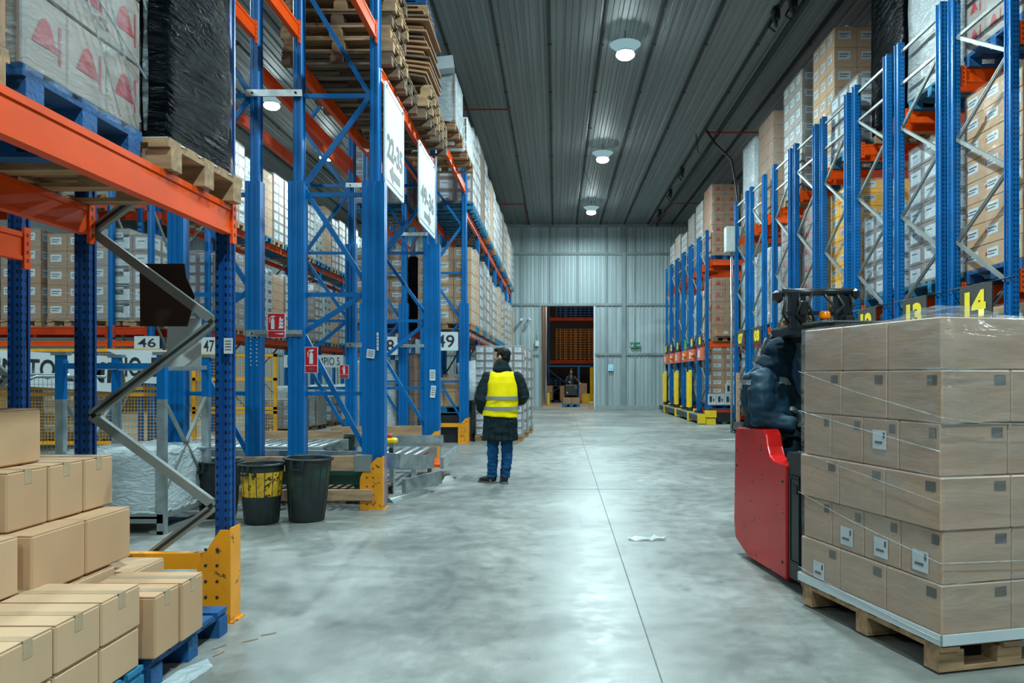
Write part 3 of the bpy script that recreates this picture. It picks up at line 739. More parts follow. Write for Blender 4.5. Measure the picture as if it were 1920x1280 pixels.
# aisle end bumpers and guards of the far mobile racks
for n, (s, e) in {1: (30.0, 31.4), 3: (27.2, 29.8), 5: (24.6, 26.9), 6: (22.8, 24.4)}.items():
    root = RACK[n]; b = MB()
    b.b2((XM - .30, s, .08), (XM - .14, e, .26), 'charcoal'); b.b2((XM - .31, s, .25), (XM - .13, e, .28), 'galvd')
    o = put(b.mesh('end_bumper'), 'end_bumper', root, (-root.location.x, -root.location.y, 0))
    b = MB(); b.b2((XM - .32, s - .12, .02), (XM - .10, s + .02, .30), 'yellow'); b.b2((XM - .1, s + .0, .22), (XM + .06, s + .2, .38), 'yellow')
    put(b.mesh('bumper_end'), 'bumper_end', root, (-root.location.x, -root.location.y, 0))
root = RACK[6]; b = MB(); b.b2((XM - .1, 22.70, .2), (XM + .22, 22.86, .40), 'yellow'); b.b2((XM - .08, 22.72, .0), (XM + .2, 22.84, .17), 'yellow'); put(b.mesh('corner_guard'), 'corner_guard', root, (-root.location.x, -root.location.y, 0))
for n, y in ((1, 31.0), (3, 28.0), (5, 25.3)):
    root = RACK[n]; b = MB()
    b.b2((XM - .16, y - .30, .40), (XM - .10, y - .0, 1.62), 'yellow'); b.b2((XM - .18, y, .40), (XM - .12, y + .28, 1.55), 'yellow'); b.b2((XM - .14, y - .3, .32), (XM - .08, y + .28, .42), 'ink')
    put(b.mesh('yellow_shield'), 'yellow_shield', root, (-root.location.x, -root.location.y, 0))
for n in (1, 2, 3, 4, 5, 6):
    root = RACK[n]; ya, yb = FR[n]; b = MB(); y0, y1 = ((ya + .12, yb + .1) if n % 2 else (ya + .05, yb - .1))
    b.b2((XM - .13, y0, 1.90), (XM - .07, y1, 2.28), basic('salmon_panel', (.62, .12, .05), .45) if n == 1 else M['salmon_panel'] if 'salmon_panel' in M else 'orange')
    if n == 1: M['salmon_panel'] = b.mats[0]
    b.b2((XM - .14, (y0 + y1) / 2, 1.98), (XM - .13, (y0 + y1) / 2 + .25, 2.2), 'label')
    put(b.mesh('control_panel'), 'control_panel', root, (-root.location.x, -root.location.y, 0))
    if n in (2, 4, 5): put(MB().ell((XM - .18, ya + .1, 2.08), (.07, .07, .07), 'amber').mesh('warning_light'), 'warning_light', root, (-root.location.x, -root.location.y, 0))

# number signs hung on the rack ends
def rack_sign(n):
    ya, yb = FR[n]; z1 = 2.36 if n > 8 else 2.48; h = .40 if n > 8 else .36
    if n <= 6: z1, h = 2.68, .36
    y = (ya + yb) / 2 + (-.06 if n > 8 else -.26 if n > 6 else .1)
    w = .62 if n > 8 else .7 if n > 6 else .5
    t = panel_sign('number_sign', 'dark rack sign with the yellow number %02d' % n, 'sign', (XM - .10, y, z1 - h / 2), w, h, 'signdark', -PI / 2, None, 'number signs on the mobile racks')
    put(text_mesh('%02d' % n, h * .70, w * .66, m='numyellow', bold=.065), 'lettering', t, (0, -.010, 0))
    MB().tube([(-w / 2 - .3, .03, h / 2 + .01), (w / 2 + .3, .03, h / 2 + .01)], .008, 'blackmetal', 6).build('hanging_rod', t)
for n in (1, 2, 3, 5, 6, 7, 8, 9, 10, 11, 12, 13, 14): rack_sign(n)
t = panel_sign('exit_sign', 'small green running-figure exit sign on the end of a far mobile rack', 'sign', (XM - .1, 26.2, 2.48), .62, .36, 'signgreen', -PI / 2)
b = MB(); runner(b, 0, 0, .3, -.012, 'white'); b.build('pictogram', t)
# control cabinet on its pole
t = thing('control_cabinet', 'pale grey electrical cabinet mounted high on a pole at the right racks', 'cabinet', (4.42, 19.35, 0))
MB().cbox((-.0, 0, 4.82), (.36, .3, .64), 'cab', .015).build('case', t); MB().b2((-.16, -.158, 4.53), (.16, -.150, 5.11), 'cab').build('door', t)
MB().tube([(-.02, 0, 4.5), (-.02, 0, .0)], .03, 'galv', 8).build('pole', t); MB().tube([(.1, 0, 4.5), (.12, .0, 4.4), (.14, .0, 3.)], .015, 'cable', 6).build('conduit', t)
tag(MB().b2((4.42, 18.85, 0), (4.49, 18.95, 1.5), 'woodplank').build('timber_post'), 'narrow orange-brown timber board upright beside rack 07', 'board')
# ------------------------------------------------------------------ pallets, cartons, loads
def pallet_mesh(w, d, m, h=.144):
    """w across (x), d along (y): deck boards run along x"""
    def f():
        r = random.Random(int(w * 100 + d * 10)); b = MB(); t = .022
        n = 5 if d <= .9 else 7
        for i in range(n):
            y = -d / 2 + .06 + i * (d - .12) / (n - 1); b.b2((-w / 2, y - .055, h - t), (w / 2, y + .055, h), m)
        for x in (-w / 2 + .05, 0, w / 2 - .05):
            b.b2((x - .05, -d / 2, h - 2 * t), (x + .05, d / 2, h - t), m)
            for y in (-d / 2 + .07, 0, d / 2 - .07): b.b2((x - .07 + (.02 if x < 0 else -.02 if x > 0 else 0), y - .05, t), (x + .07 + (.02 if x < 0 else -.02 if x > 0 else 0), y + .05, h - 2 * t), m)
        for y in (-d / 2 + .07, 0, d / 2 - .07): b.b2((-w / 2, y - .05, 0), (w / 2, y + .05, t), m)
        return b.mesh('pallet')
    return cached(('pal', w, d, m, h), f)
def pallet_thing(w, d, m, label, loc, rz=0, group=None, detail=True):
    """a loose pallet: deck boards, blocks and bottom boards are its parts"""
    h = .144; t = .022
    key = ('paltree', w, d, m)
    if key in CACHE:
        c = copy_tree(CACHE[key]); c.location = loc; c.rotation_euler = (0, 0, rz); tag(c, label, 'pallet', group); return c
    root = thing('pallet', label, 'pallet', loc, rz, group)
    n = 5
    for i in range(n):
        y = -d / 2 + .065 + i * (d - .13) / (n - 1); MB().b2((-w / 2, y - .06, h - t), (w / 2, y + .06, h), m).build('deck_board', root)
    for x in (-w / 2 + .07, 0, w / 2 - .07):
        MB().b2((x - .06, -d / 2, h - 2 * t), (x + .06, d / 2, h - t), m).build('cross_board', root)
        for y in (-d / 2 + .05, 0, d / 2 - .05): MB().b2((x - .07, y - .05, t), (x + .07, y + .05, h - 2 * t), m).build('block', root)
    for y in (-d / 2 + .05, 0, d / 2 - .05): MB().b2((-w / 2, y - .05, 0), (w / 2, y + .05, t), m).build('bottom_board', root)
    CACHE[key] = root
    return root
def face_deco(b, w, d, h, style, sides='xXyY'):
    """print, labels and tape on the four sides of a carton centred at x=y=0, z from 0"""
    def q(side, u0, u1, v0, v1, m, e=.0015):
        if side in 'yY':
            s = -1 if side == 'y' else 1; a = (u0 * w * s * -1, s * (d / 2 + e)) ; c_ = (u1 * w * s * -1, s * (d / 2 + e))
            b.add([(a[0], a[1], v0 * h), (c_[0], a[1], v0 * h), (c_[0], a[1], v1 * h), (a[0], a[1], v1 * h)], [(0, 1, 2, 3)], m)
        else:
            s = -1 if side == 'x' else 1; X = s * (w / 2 + e)
            b.add([(X, u0 * d * s, v0 * h), (X, u1 * d * s, v0 * h), (X, u1 * d * s, v1 * h), (X, u0 * d * s, v1 * h)], [(0, 1, 2, 3)], m)
    def tri(side, u, v, r, m='redink'):
        e = .0015
        pts = [(u - r, v - .5 * r), (u + r, v - .5 * r), (u + .35 * r, v + .75 * r), (u, v + .95 * r), (u - .35 * r, v + .75 * r)]
        if side in 'yY':
            s = -1 if side == 'y' else 1; b.add([(p[0], s * (d / 2 + e), p[1]) for p in pts], [tuple(range(5))], m)
        else:
            s = -1 if side == 'x' else 1; b.add([(s * (w / 2 + e), p[0], p[1]) for p in pts], [tuple(range(5))], m)
    for sd in sides:
        if style in ('label', 'labelr', 'yellow', 'gray'):
            q(sd, -.34, .22, .38, .80, 'label'); q(sd, -.28, .14, .62, .68, 'inkg', .003); q(sd, -.28, .05, .50, .55, 'inkg', .003)
            if style == 'labelr': tri(sd, (.36 * (w if sd in 'yY' else d)), h * .55, h * .13)
        elif style == 'white':
            q(sd, -.36, .36, .14, .80, 'label'); q(sd, -.24, .1, .55, .60, 'inkg', .003); 
        elif style == 'tri':
            r = min(h, w) * .26; tri(sd, 0, h * .5, r)
            q(sd, .30, .36, .25, .75, 'redink')
        elif style == 'small':
            q(sd, .02, .30, .35, .7, 'label'); q(sd, .06, .24, .5, .56, 'inkg', .003)
        elif style == 'green':
            q(sd, -.3, .3, .35, .75, 'inkg'); 
        elif style == 'mark':
            q(sd, .25, .42, .72, .91, 'mark')
        elif style == 'arrows':
            q(sd, -.3, .0, .25, .8, 'ink'); q(sd, .1, .3, .3, .6, 'inkg')
    return b
def carton_mesh(w, d, h, style, m, seam=True, ch=.006):
    def f():
        b = MB(); b.cbox((0, 0, h / 2), (w, d, h), m, ch)
        if seam:
            b.b2((-w / 2 + .01, -.0015, h), (w / 2 - .01, .0015, h + .0006), 'seam')
        face_deco(b, w, d, h, style)
        return b.mesh('carton')
    return cached(('ct', round(w, 3), round(d, 3), round(h, 3), style, m), f)
STY = {'label': 'card', 'labelr': 'card', 'white': 'lilybox', 'tri': 'card', 'small': 'card3', 'plain': 'card', 'yellow': 'yellowbox', 'gray': 'cardgray', 'mark': 'cardg', 'green': 'whitebox', 'brown': 'card3', 'brownlabel': 'card3', 'arrows': 'whitebox', 'pale': 'card2', 'triw': 'cardgray', 'trib': 'card3'}
def wrap_mesh(w, d, z0, z1, m, seed=0, amp=.012, top=True):
    def f():
        b = MB(); n = 8; k = max(6, int((z1 - z0) / .14)); ring = []
        hw, hd = w / 2, d / 2; c = .025
        for s in range(4):
            for i in range(n):
                t = i / n
                if s == 0: p = (-hw + c + t * (w - 2 * c), -hd)
                if s == 1: p = (hw, -hd + c + t * (d - 2 * c))
                if s == 2: p = (hw - c - t * (w - 2 * c), hd)
                if s == 3: p = (-hw, hd - c - t * (d - 2 * c))
                ring.append(p)
        R = len(ring); vs = []
        for j in range(k + 1):
            z = z0 + (z1 - z0) * j / k
            for i, p in enumerate(ring):
                q = Vector((p[0] * 3 + seed * 7.3, p[1] * 3, z * 4)); e = noise.noise(q) * amp + abs(amp) * .75
                l = math.hypot(*p); vs.append((p[0] * (1 + e / l), p[1] * (1 + e / l), z + noise.noise(q * 2) * .01))
        fs = [(j * R + i, j * R + (i + 1) % R, (j + 1) * R + (i + 1) % R, (j + 1) * R + i) for j in range(k) for i in range(R)]
        if top: fs.append(tuple(k * R + i for i in range(R)))
        b.add(vs, fs, m, True); return b.mesh('stretch_wrap')
    return cached(('wr', round(w, 3), round(d, 3), round(z0, 3), round(z1, 3), m, seed % 3), f)
def load(label, loc, w, d, style, n, h, wrap='film', pal='wood', group=None, rz=0, detail=True, name='pallet_load', cat='pallet load', ph=.144, seed=0):
    """one shrink-wrapped pallet: pallet, cartons in nx*ny columns and nz layers, film"""
    nx, ny, nz = n; t = thing(name, label, cat, loc, rz, group); m = STY[style]; st = 'label' if style == 'brownlabel' else 'tri' if style in ('triw', 'trib') else style
    put(pallet_mesh(round(w + .01, 3), round(d + .01, 3), pal, ph), 'pallet', t)
    lh = h / nz; cw, cd = w / nx, d / ny
    r = random.Random(seed + len(label))
    if detail:
        me = carton_mesh(cw - .006, cd - .006, lh - .004, st, m)
        for k in range(nz):
            for i in range(nx):
                for j in range(ny):
                    if 0 < i < nx - 1 and 0 < j < ny - 1 and k < nz - 1: continue
                    put(me, 'carton', t, (-w / 2 + (i + .5) * cw + r.uniform(-.003, .003), -d / 2 + (j + .5) * cd + r.uniform(-.003, .003), ph + k * lh + .001))
    else:
        def f():
            b = MB()
            for k in range(nz):
                for i in range(nx):
                    for j in range(ny):
                        if 0 < i < nx - 1 and 0 < j < ny - 1: continue
                        s = MB(); s.cbox((0, 0, lh / 2), (cw - .006, cd - .006, lh - .004), m, .006)
                        sides = ('x' if i == 0 else '') + ('X' if i == nx - 1 else '') + ('y' if j == 0 else '') + ('Y' if j == ny - 1 else '')
                        face_deco(s, cw - .006, cd - .006, lh, st, sides)
                        o = (-w / 2 + (i + .5) * cw, -d / 2 + (j + .5) * cd, ph + k * lh)
                        base = len(b.v); b.v += [(v[0] + o[0], v[1] + o[1], v[2] + o[2]) for v in s.v]
                        for mm in s.mats: b.midx(mm)
                        b.f += [tuple(base + q for q in ff) for ff in s.f]; b.mi += [b.midx(s.mats[q]) for q in s.mi]; b.sm += s.sm
            return b.mesh('carton_stack')
        put(cached(('stk', w, d, style, n, h, ph), f), 'carton_stack', t)
    if wrap: put(wrap_mesh(w + .015, d + .015, ph * .82, ph + h + .012, wrap, seed), 'stretch_wrap', t)
    return t

# ---- right-hand mobile racks: top level ---------------------------------
BT = LEV[2] + .005; BM = LEV[1] + .005; BL = .445
def rx(n): return (FR[n][0] + FR[n][1]) / 2
G = 'wrapped pallets on the mobile racks'
def rload(n, lev, col, style, nn, h, wrap='film', pal='blueplt', lab='', x0=4.62, detail=True, dy=0, d=1.16, w=.8):
    z = {0: BL, 1: BM, 2: BT}[lev]; x = x0 + .4 + col * .87
    return load(lab, (x, rx(n) + dy, z), w, d, style, nn, h, wrap, pal, G, detail=detail, seed=n + lev * 3 + col)
# top level
rload(15, 2, 0, 'gray', (2, 3, 5), 1.2, 'film', 'blueplt', 'pale wrapped load on a blue pallet high at the right edge of the photo')
rload(14, 2, 0, 'triw', (2, 3, 5), 1.5, 'film', 'blueplt', 'wrapped load on the top level of rack 14')
rload(13, 2, 0, 'brown', (2, 3, 6), 1.9, 'filmw', 'tealplt', 'hazy film-wrapped load on the top level of rack 13, right of the black load')
t = thing('pallet_load', 'tall black-wrapped load on top of the right racks', 'pallet load', (5.15, rx(12), BT), 0, G)
put(pallet_mesh(.8, 1.2, 'wood'), 'pallet', t); put(wrap_mesh(.82, 1.2, .12, 2.55, 'filmb', 1, .02), 'black_wrap', t)
t = rload(11, 2, 0, 'white', (2, 3, 4), 1.02, 'film', 'tealplt', 'low shiny wrapped load between the tall tan load and the black one')
rload(10, 2, 0, 'label', (2, 3, 7), 2.42, 'film2', 'tealplt', 'very tall tan carton load with two columns of white labels on top', x0=4.8, d=1.1)
rload(10, 2, 1, 'plain', (2, 3, 7), 2.4, 'film', 'wood', 'tall tan load standing behind the very tall labelled load', x0=4.8)
rload(9, 2, 0, 'gray', (2, 3, 7), 2.25, 'film', 'wood', 'tall greyish wrapped load left of the very tall labelled load', x0=4.68)
rload(8, 2, 0, 'brown', (2, 3, 7), 2.1, 'film', 'wood', 'tall brown wrapped load on the top level of rack 08', x0=4.66)
rload(7, 2, 0, 'gray', (2, 3, 7), 2.0, 'filmw', 'wood', 'tall hazy wrapped load on the top level of rack 07', x0=4.66)
rload(6, 2, 0, 'trib', (2, 3, 7), 2.1, 'film2', 'blueplt', 'tan load printed with rows of red triangles on top of rack 06')
rload(6, 2, 1, 'brown', (2, 3, 6), 1.8, 'film', 'blueplt', 'brown load on top of rack 06 behind the grey cabinet')
for n, h in ((5, 1.95), (4, 1.85), (3, 1.5), (2, 1.7), (1, 1.6)):
    rload(n, 2, 0, 'gray' if n % 2 else 'triw', (2, 3, 7), h, 'film', 'blueplt', 'far wrapped load on the top level of rack %02d' % n if n != 4 else 'far wrapped load on top of the rack with the exit sign', detail=False)
# middle level
rload(14, 1, 0, 'labelr', (2, 3, 8), 1.95, 'film2', 'blueplt', 'tan cartons with white labels and red triangles at right edge, mid level of rack 14')
rload(13, 1, 0, 'white', (2, 3, 7), 1.75, 'film', 'tealplt', 'white cartons under clear film on the mid level of rack 13')
rload(12, 1, 0, 'white', (2, 3, 5), 1.18, 'film', 'tealplt', 'shorter bluish-white wrapped load in front of the yellow cartons')
rload(12, 1, 1, 'yellow', (2, 3, 6), 1.62, None, 'wood', 'plain yellow carton load behind the shorter white wrapped load')
rload(11, 1, 0, 'yellow', (2, 3, 9), 1.85, 'film', 'wood', 'yellow-and-white labelled cartons on the mid level of the racks')
rload(10, 1, 0, 'triw', (2, 3, 6), 1.9, 'film', 'wood', 'red-printed carton load wrapped in film, left of the yellow cartons')
rload(9, 1, 0, 'triw', (2, 3, 6), 1.85, 'film', 'wood', 'greyish carton load with red print above the truck mast')
rload(8, 1, 0, 'white', (2, 3, 6), 1.6, 'filmw', 'tealplt', 'bluish wrapped white load behind the number 08 sign')
rload(7, 1, 0, 'white', (2, 3, 6), 1.6, 'filmw', 'wood', 'white wrapped load above the number 07 sign')
rload(6, 1, 0, 'trib', (2, 3, 5), 1.75, 'film2', 'wood', 'brown cartons with faint red triangles on mid level of rack 06')
rload(6, 1, 1, 'brown', (2, 3, 5), 1.7, 'film', 'wood', 'dark brown wrapped load on mid level of rack 06, behind its neighbour')
for n in (5, 4, 3, 2, 1):
    rload(n, 1, 0, 'white', (2, 3, 6), 1.5, 'filmw', 'tealplt', 'far white wrapped load on the mid level of rack %02d' % n if n != 4 else 'far white wrapped load in the middle of the exit-sign rack', detail=False)
# lower level
rload(6, 0, 0, 'brownlabel', (2, 3, 7), 1.75, 'film2', 'blueplt', 'brown cartons with white labels at the bottom of rack 06', dy=.05)
rload(6, 0, 1, 'white', (2, 3, 6), 1.3, 'film', 'blueplt', 'white carton load on the bottom of rack 06, right of the labelled cartons')
t = load('row of small white cartons with dark print at the foot of rack 06', (5.25, 23.02, BL), 1.5, .28, 'arrows', (6, 1, 1), .32, None, 'blueplt', G, ph=.12)
put(carton_mesh(.24, .27, .31, 'arrows', 'whitebox'), 'carton', t, (-.1, 0, .445)); put(carton_mesh(.24, .27, .31, 'arrows', 'whitebox'), 'carton', t, (.16, 0, .445))
rload(7, 0, 0, 'white', (2, 3, 6), 1.5, 'film', 'wood', 'white cartons low behind the rear of the red truck, rack 07')
rload(8, 0, 0, 'white', (2, 3, 6), 1.5, 'film', 'wood', 'white cartons low on rack 08 behind the seated driver')
rload(13, 0, 0, 'label', (2, 3, 5), 1.5, 'film', 'wood', 'tan film-wrapped cartons seen above the big wrapped load, left of sign 14')
rload(14, 0, 0, 'label', (2, 3, 5), 1.55, 'film2', 'wood', 'brown cartons low on rack 14, right of its number sign')
rload(12, 0, 0, 'gray', (2, 3, 4), 1.3, 'film', 'wood', 'wrapped cartons low on rack 12 behind its number sign', detail=False)
for n in (5, 4, 3, 2, 1):
    rload(n, 0, 0, 'white', (2, 3, 6), 1.4, 'film', 'blueplt', 'far wrapped load at the foot of rack %02d' % n if n != 4 else 'far wrapped load at the foot of the exit-sign rack', detail=False)
for k, x in enumerate((4.95, 5.45)):
    tag(put(carton_mesh(.42, .34, .2, 'small', 'card3'), 'carton', None, (x, 22.98, 2.58 + .02)), ('left' if k == 0 else 'right') + ' small brown box on the pallet edge above rack 06 beam', 'carton', 'small boxes on rack 06')
pallet_thing(1.2, .3, 'woodd', 'narrow wooden pallet under the two small boxes on rack 06', (5.25, 22.98, 2.437), group=None)

# ---- long left rack -------------------------------------------------------
GL = 'wrapped pallets on the long left rack'
rr = random.Random(5)
ordn = ['first', 'second', 'third', 'fourth', 'fifth', 'sixth', 'seventh', 'eighth', 'ninth', 'tenth', 'eleventh', 'twelfth', 'thirteenth', 'fourteenth', 'fifteenth', 'sixteenth', 'seventeenth', 'eighteenth']
sty_u = ['white', 'white', 'brown', 'white', 'gray', 'plain', 'white', 'gray']
sty_l = ['label', 'plain', 'white', 'gray', 'white', 'small', 'white', 'gray']
for k in range(18):
    bay = k // 3; y = LYS[bay] + .5 + (k % 3) * .88
    for lev, z, st, hh in ((2, 4.975, sty_u[k % 8], 1.62), (1, 2.415, sty_l[k % 8], 1.62)):
        hh2 = hh + rr.uniform(-.12, .12) if k else (1.62 if lev == 2 else 1.58)
        hh2 = round(hh2 * 10) / 10
        load('%s wrapped %s load from the viewer on %s shelf of the long left rack' % (ordn[k], {'white': 'white', 'brown': 'brown', 'gray': 'greyish', 'plain': 'tan', 'label': 'labelled tan', 'small': 'brown'}[st], 'upper' if lev == 2 else 'middle'),
             (-2.4 + .0 + (.06 if lev == 2 else .03) - .0, y, z), 1.15, .8, st, (3, 2, 6), hh2, 'film' if k % 3 else 'film2', rr.choice(['tealplt', 'wood', 'tealplt']), GL, detail=k < 2, seed=k)
for k in range(1, 8):
    y = LYS[k // 3] + .5 + (k % 3) * .88
    load('%s load standing on the floor under the long left rack' % ordn[k], (-2.45, y, 0), 1.1, .8, ['small', 'gray', 'white'][k % 3], (3, 2, 4), 1.3, 'film', 'wood', 'loads under the long left rack', detail=False, seed=k)
# first bay, row behind
load('brown labelled load in the row behind, upper left of the sign 49', (-3.75, 16.95, 2.415), 1.15, .8, 'brownlabel', (3, 2, 7), 1.6, 'film', 'blueplt', 'loads in the row behind the long rack')
load('white load high up in the row behind the long left rack', (-3.75, 16.95, 4.975), 1.15, .8, 'gray', (3, 2, 6), 1.5, 'film', 'tealplt', 'loads in the row behind the long rack')
for z, hh, lb in ((2.415, 1.6, 'second load in the row behind the long rack, lower shelf'), (4.975, 1.5, 'second load in the row behind the long rack, upper shelf'), ):
    load(lb, (-3.75, 17.85, z), 1.15, .8, 'gray', (3, 2, 6), hh, 'film', 'wood', 'loads in the row behind the long rack', detail=False)
t = thing('pallet_load', 'narrow tall black-wrapped load between the two long rack rows', 'pallet load', (-3.04, 16.75, 2.42)); MB().cbox((0, 0, .75), (.20, .5, 1.6), 'filmb', .03).build('black_wrap', t)
load('tan open-top cartons on a blue pallet under the number 49 sign', (-2.4, 16.95, .62), 1.0, .8, 'plain', (4, 3, 2), .62, None, 'tealplt', 'loads under the long left rack')
tag(MB().b2((-2.95, 16.5, 0), (-1.98, 17.2, .58), 'black').build('black_crate'), 'black crate on the floor under the blue pallet by sign 49', 'crate')
load('shiny silver-wrapped load on the floor between the racks, left of the tan cartons', (-3.9, 16.9, 0), 1.0, .8, 'gray', (3, 2, 6), 1.6, 'silver', 'wood', None)
load('dark-wrapped column load right of the silver-wrapped load', (-3.05, 16.9, 0), .55, .8, 'brown', (2, 2, 6), 1.75, 'film', 'wood', None)
# loads standing behind the walking man
for k, (y, x) in enumerate(((17.05, -1.22), (18.35, -1.16), (19.65, -1.10))):
    load(['labelled carton load directly behind the standing man', 'second wrapped load behind the man, mostly hidden by the first', 'third wrapped load behind the man, farthest of the line'][k], (x, y, 0), 1.02, .88, 'white', (5, 4, 12) if k == 0 else (4, 3, 8), 1.92, 'film', 'wood', 'loads lined up behind the man', detail=k == 0, name='pallet_load', seed=k)
tag(MB().tube([(-1.93, 16.6, 1.72), (-1.85, 16.5, 1.2), (-1.8, 16.55, .9)], [(.22, .03), (.16, .03), (.05, .02)], 'filmw', 8).build('loose_film'), 'loose pale plastic sheet hanging beside the blue post right of sign 49', 'plastic sheet')

# ---- portal loads: wooden pallet stacks, sheets ----------------------------
GP = 'wooden pallets stacked high on the portal rack'
r = random.Random(3); names_p = ['lowest', 'second', 'third', 'fourth', 'fifth', 'sixth', 'seventh', 'eighth', 'ninth', 'tenth', 'eleventh', 'topmost']
for k in range(12):
    z = 4.80 + k * .146
    if z < 6.6: pallet_thing(1.2, .8, 'wood' if k % 3 else 'woodd', '%s pallet of the nearest high stack of wooden pallets' % names_p[k], (-2.37 + r.uniform(-.03, .03), 8.82 + r.uniform(-.02, .02), z), r.uniform(-.02, .02), GP)
for k in range(3):
    pallet_thing(1.2, .8, 'wood' if k else 'woodd', '%s pallet under the bulging cardboard sheets' % names_p[k], (-2.30 + .03 * k, 10.55 + r.uniform(-.02, .02), 4.80 + k * .146), r.uniform(-.02, .02), 'pallets under the cardboard sheets')
for k in range(3):
    pallet_thing(1.2, .8, 'wood' if k else 'woodd', '%s pallet of the low stack just beyond the cardboard sheets' % names_p[k], (-2.28, 11.55, 4.80 + k * .146), r.uniform(-.02, .02), 'low pallet stack beyond the sheets')
for k in range(2):
    pallet_thing(1.2, .8, 'woodd', '%s pallet on the portal beams between the high stack and the sheets' % names_p[k], (-2.4, 9.68, 4.80 + k * .146), 0, 'pallets between stack and sheets')
t = thing('cardboard_sheets', 'bulging stack of flat brown cardboard sheets on pallets, high left', 'cardboard', (-2.3, 10.5, 5.24))
for k in range(14):
    b = MB(); z = .03 + k * .062; n = 8; vs = []; dx = r.uniform(-.05, .05); dy = r.uniform(-.04, .05); sag = .12 * (1 - k / 14)
    for s in (0, 1):
        for i in range(n + 1):
            for jj in (0, 1):
                u = -0.62 + 1.24 * i / n + dx; vs.append((u, (-.5 if jj == 0 else .5) + dy, z + s * .028 - sag * ((u / .62) ** 2) * .5 + .05))
    o = (n + 1) * 2; fs = []
    for i in range(n):
        a = 2 * i; fs += [(a, a + 2, a + 3, a + 1), (o + a, o + a + 1, o + a + 3, o + a + 2), (a, o + a, o + a + 2, a + 2), (a + 1, a + 3, o + a + 3, o + a + 1)]
    fs += [(0, 1, o + 1, o), (2 * n, o + 2 * n, o + 2 * n + 1, 2 * n + 1)]
    b.add(vs, fs, 'woodd' if k % 4 == 0 else 'card3'); b.build('sheet', t)
pallet_thing(1.2, .8, 'wood', 'wooden pallet lying on top of the cardboard sheets', (-2.3, 10.6, 6.17), .03)
pallet_thing(1.2, .8, 'blueplt', 'blue pallet on top of the stack above the cardboard sheets', (-2.32, 10.6, 6.32), .02)
load('milky film-wrapped load high beyond the cardboard sheets', (-2.2, 13.2, 5.455), 1.1, 1.1, 'gray', (2, 2, 3), .75, 'filmw', 'wood', None, detail=False)
load('grey film-wrapped load high above the long rack end', (-2.2, 14.9, 5.455), 1.1, 1.1, 'gray', (2, 2, 4), .6, 'filmw', 'wood', None, detail=False)
tag(MB().box((-1.9, 12.55, 6.42), (.5, .35, .2), 'white', (0, -.15, .1)).build('carton'), 'pale box lying on top of the milky wrapped load', 'carton')

# ---- background loads -------------------------------------------------------
GB = 'loads on the background rack row'
st = ['white', 'gray', 'white', 'green', 'plain', 'white']
for k in range(17):
    y = 17.2 + (k // 3) * 2.72 + .5 + (k % 3) * .88
    for z, nm, hh in ((2.415, 'middle', 1.7), (4.975, 'upper', 1.75)):
        if z > 4 and k > 15: continue
        s_ = st[(k + (1 if z > 4 else 0)) % 6]
        load('%s load from the viewer on the %s shelf of the left background row' % (ordn[k], nm), (-8.2, y, z), 1.15, .8, s_, (3, 2, 7), round(hh + rr.uniform(-.2, .15), 1), 'film', ['tealplt', 'wood', 'tealplt'][k % 3], GB, detail=False, seed=k)
for k in range(8):
    y = 19.4 + k * 1.5
    load('%s floor load from the viewer in front of the left background row' % ordn[k], (-6.9, y, 0), 1.15, .9, ['gray', 'brown', 'white'][k % 3], (3, 2, 3), round(.7 + .3 * (k % 2), 1), 'filmw' if k % 2 else 'film', 'wood', 'floor loads at the left background row', detail=False, seed=k)
GA = 'loads on the far left rack facing the viewer'
for k, x in enumerate((-15.9, -14.95, -13.95, -12.8, -11.9, -10.9, -9.95, -9.1, -8.55)):
    s_ = ['small', 'brownlabel', 'brownlabel', 'brownlabel', 'brownlabel', 'brownlabel', 'brownlabel', 'gray', 'white'][k]
    if k == 8: x = -8.62
    load('%s labelled brown load from the left on the rack behind the yellow fence' % ordn[k] if k < 8 else 'bluish-white wrapped load at the right end of the far left rack', (x - .0, 16.3, 2.415), .82, 1.1, s_, (2, 3, 5), 1.75 + .1 * (k % 2), 'film', 'wood', GA, detail=k in (2, 3, 4), seed=k)
for k, x in enumerate((-15, -13.6, -12.2, -10.8, -9.6)):
    load('%s load from the left on the upper shelf of the far left rack' % ordn[k], (x, 16.3, 4.975), .9, 1.1, 'gray', (2, 3, 5), 1.5, 'film', 'wood', GA, detail=False, seed=k)
for k, x in enumerate((-15.6, -14.2, -12.8, -11.4, -10.0)):
    load('%s load from the left on the floor behind the yellow mesh fence' % ordn[k], (x, 16.35, 0), 1.1, .9, ['brown', 'gray', 'small'][k % 3], (3, 2, 4), 1.3, 'film', 'wood', 'floor loads behind the yellow fence', detail=False, seed=k)

# ---- near overhead loads on the left ---------------------------------------
load('film-wrapped tan cartons with red print overhead at the upper left, on a blue pallet', (-2.49, 3.18, 2.385), 1.14, .80, 'triw', (3, 3, 6), 1.8, 'film', 'blueplt', None, seed=2)
b = MB()
X = .588
for a, c, r_ in (((-.40, 1.5), (.36, .18), .006), ((-.41, 1.1), (.2, .15), .004), ((-.41, .75), (.41, .40), .005), ((-.3, 1.95), (.41, .72), .005)): b.tube([(X, a[0], a[1]), (X + .006, (a[0] + c[0]) / 2, (a[1] + c[1]) / 2 + .02), (X, c[0], c[1])], r_, 'filmw', 6)
for y in (-.412, .412): b.tube([(X - .004, y, .16 + k * .16) for k in range(12)], [.007 + .009 * math.sin(k * 2.1) ** 2 for k in range(12)], 'film', 8)
load_film = b.build('film_fold', [o for o in COL.objects if o.get('label', '').startswith('film-wrapped tan cartons with red print overhead')][0])
t = thing('pallet_load', 'black film-wrapped load on a wooden pallet overhead at upper left', 'pallet load', (-2.41, 4.06, 2.385), -.03)
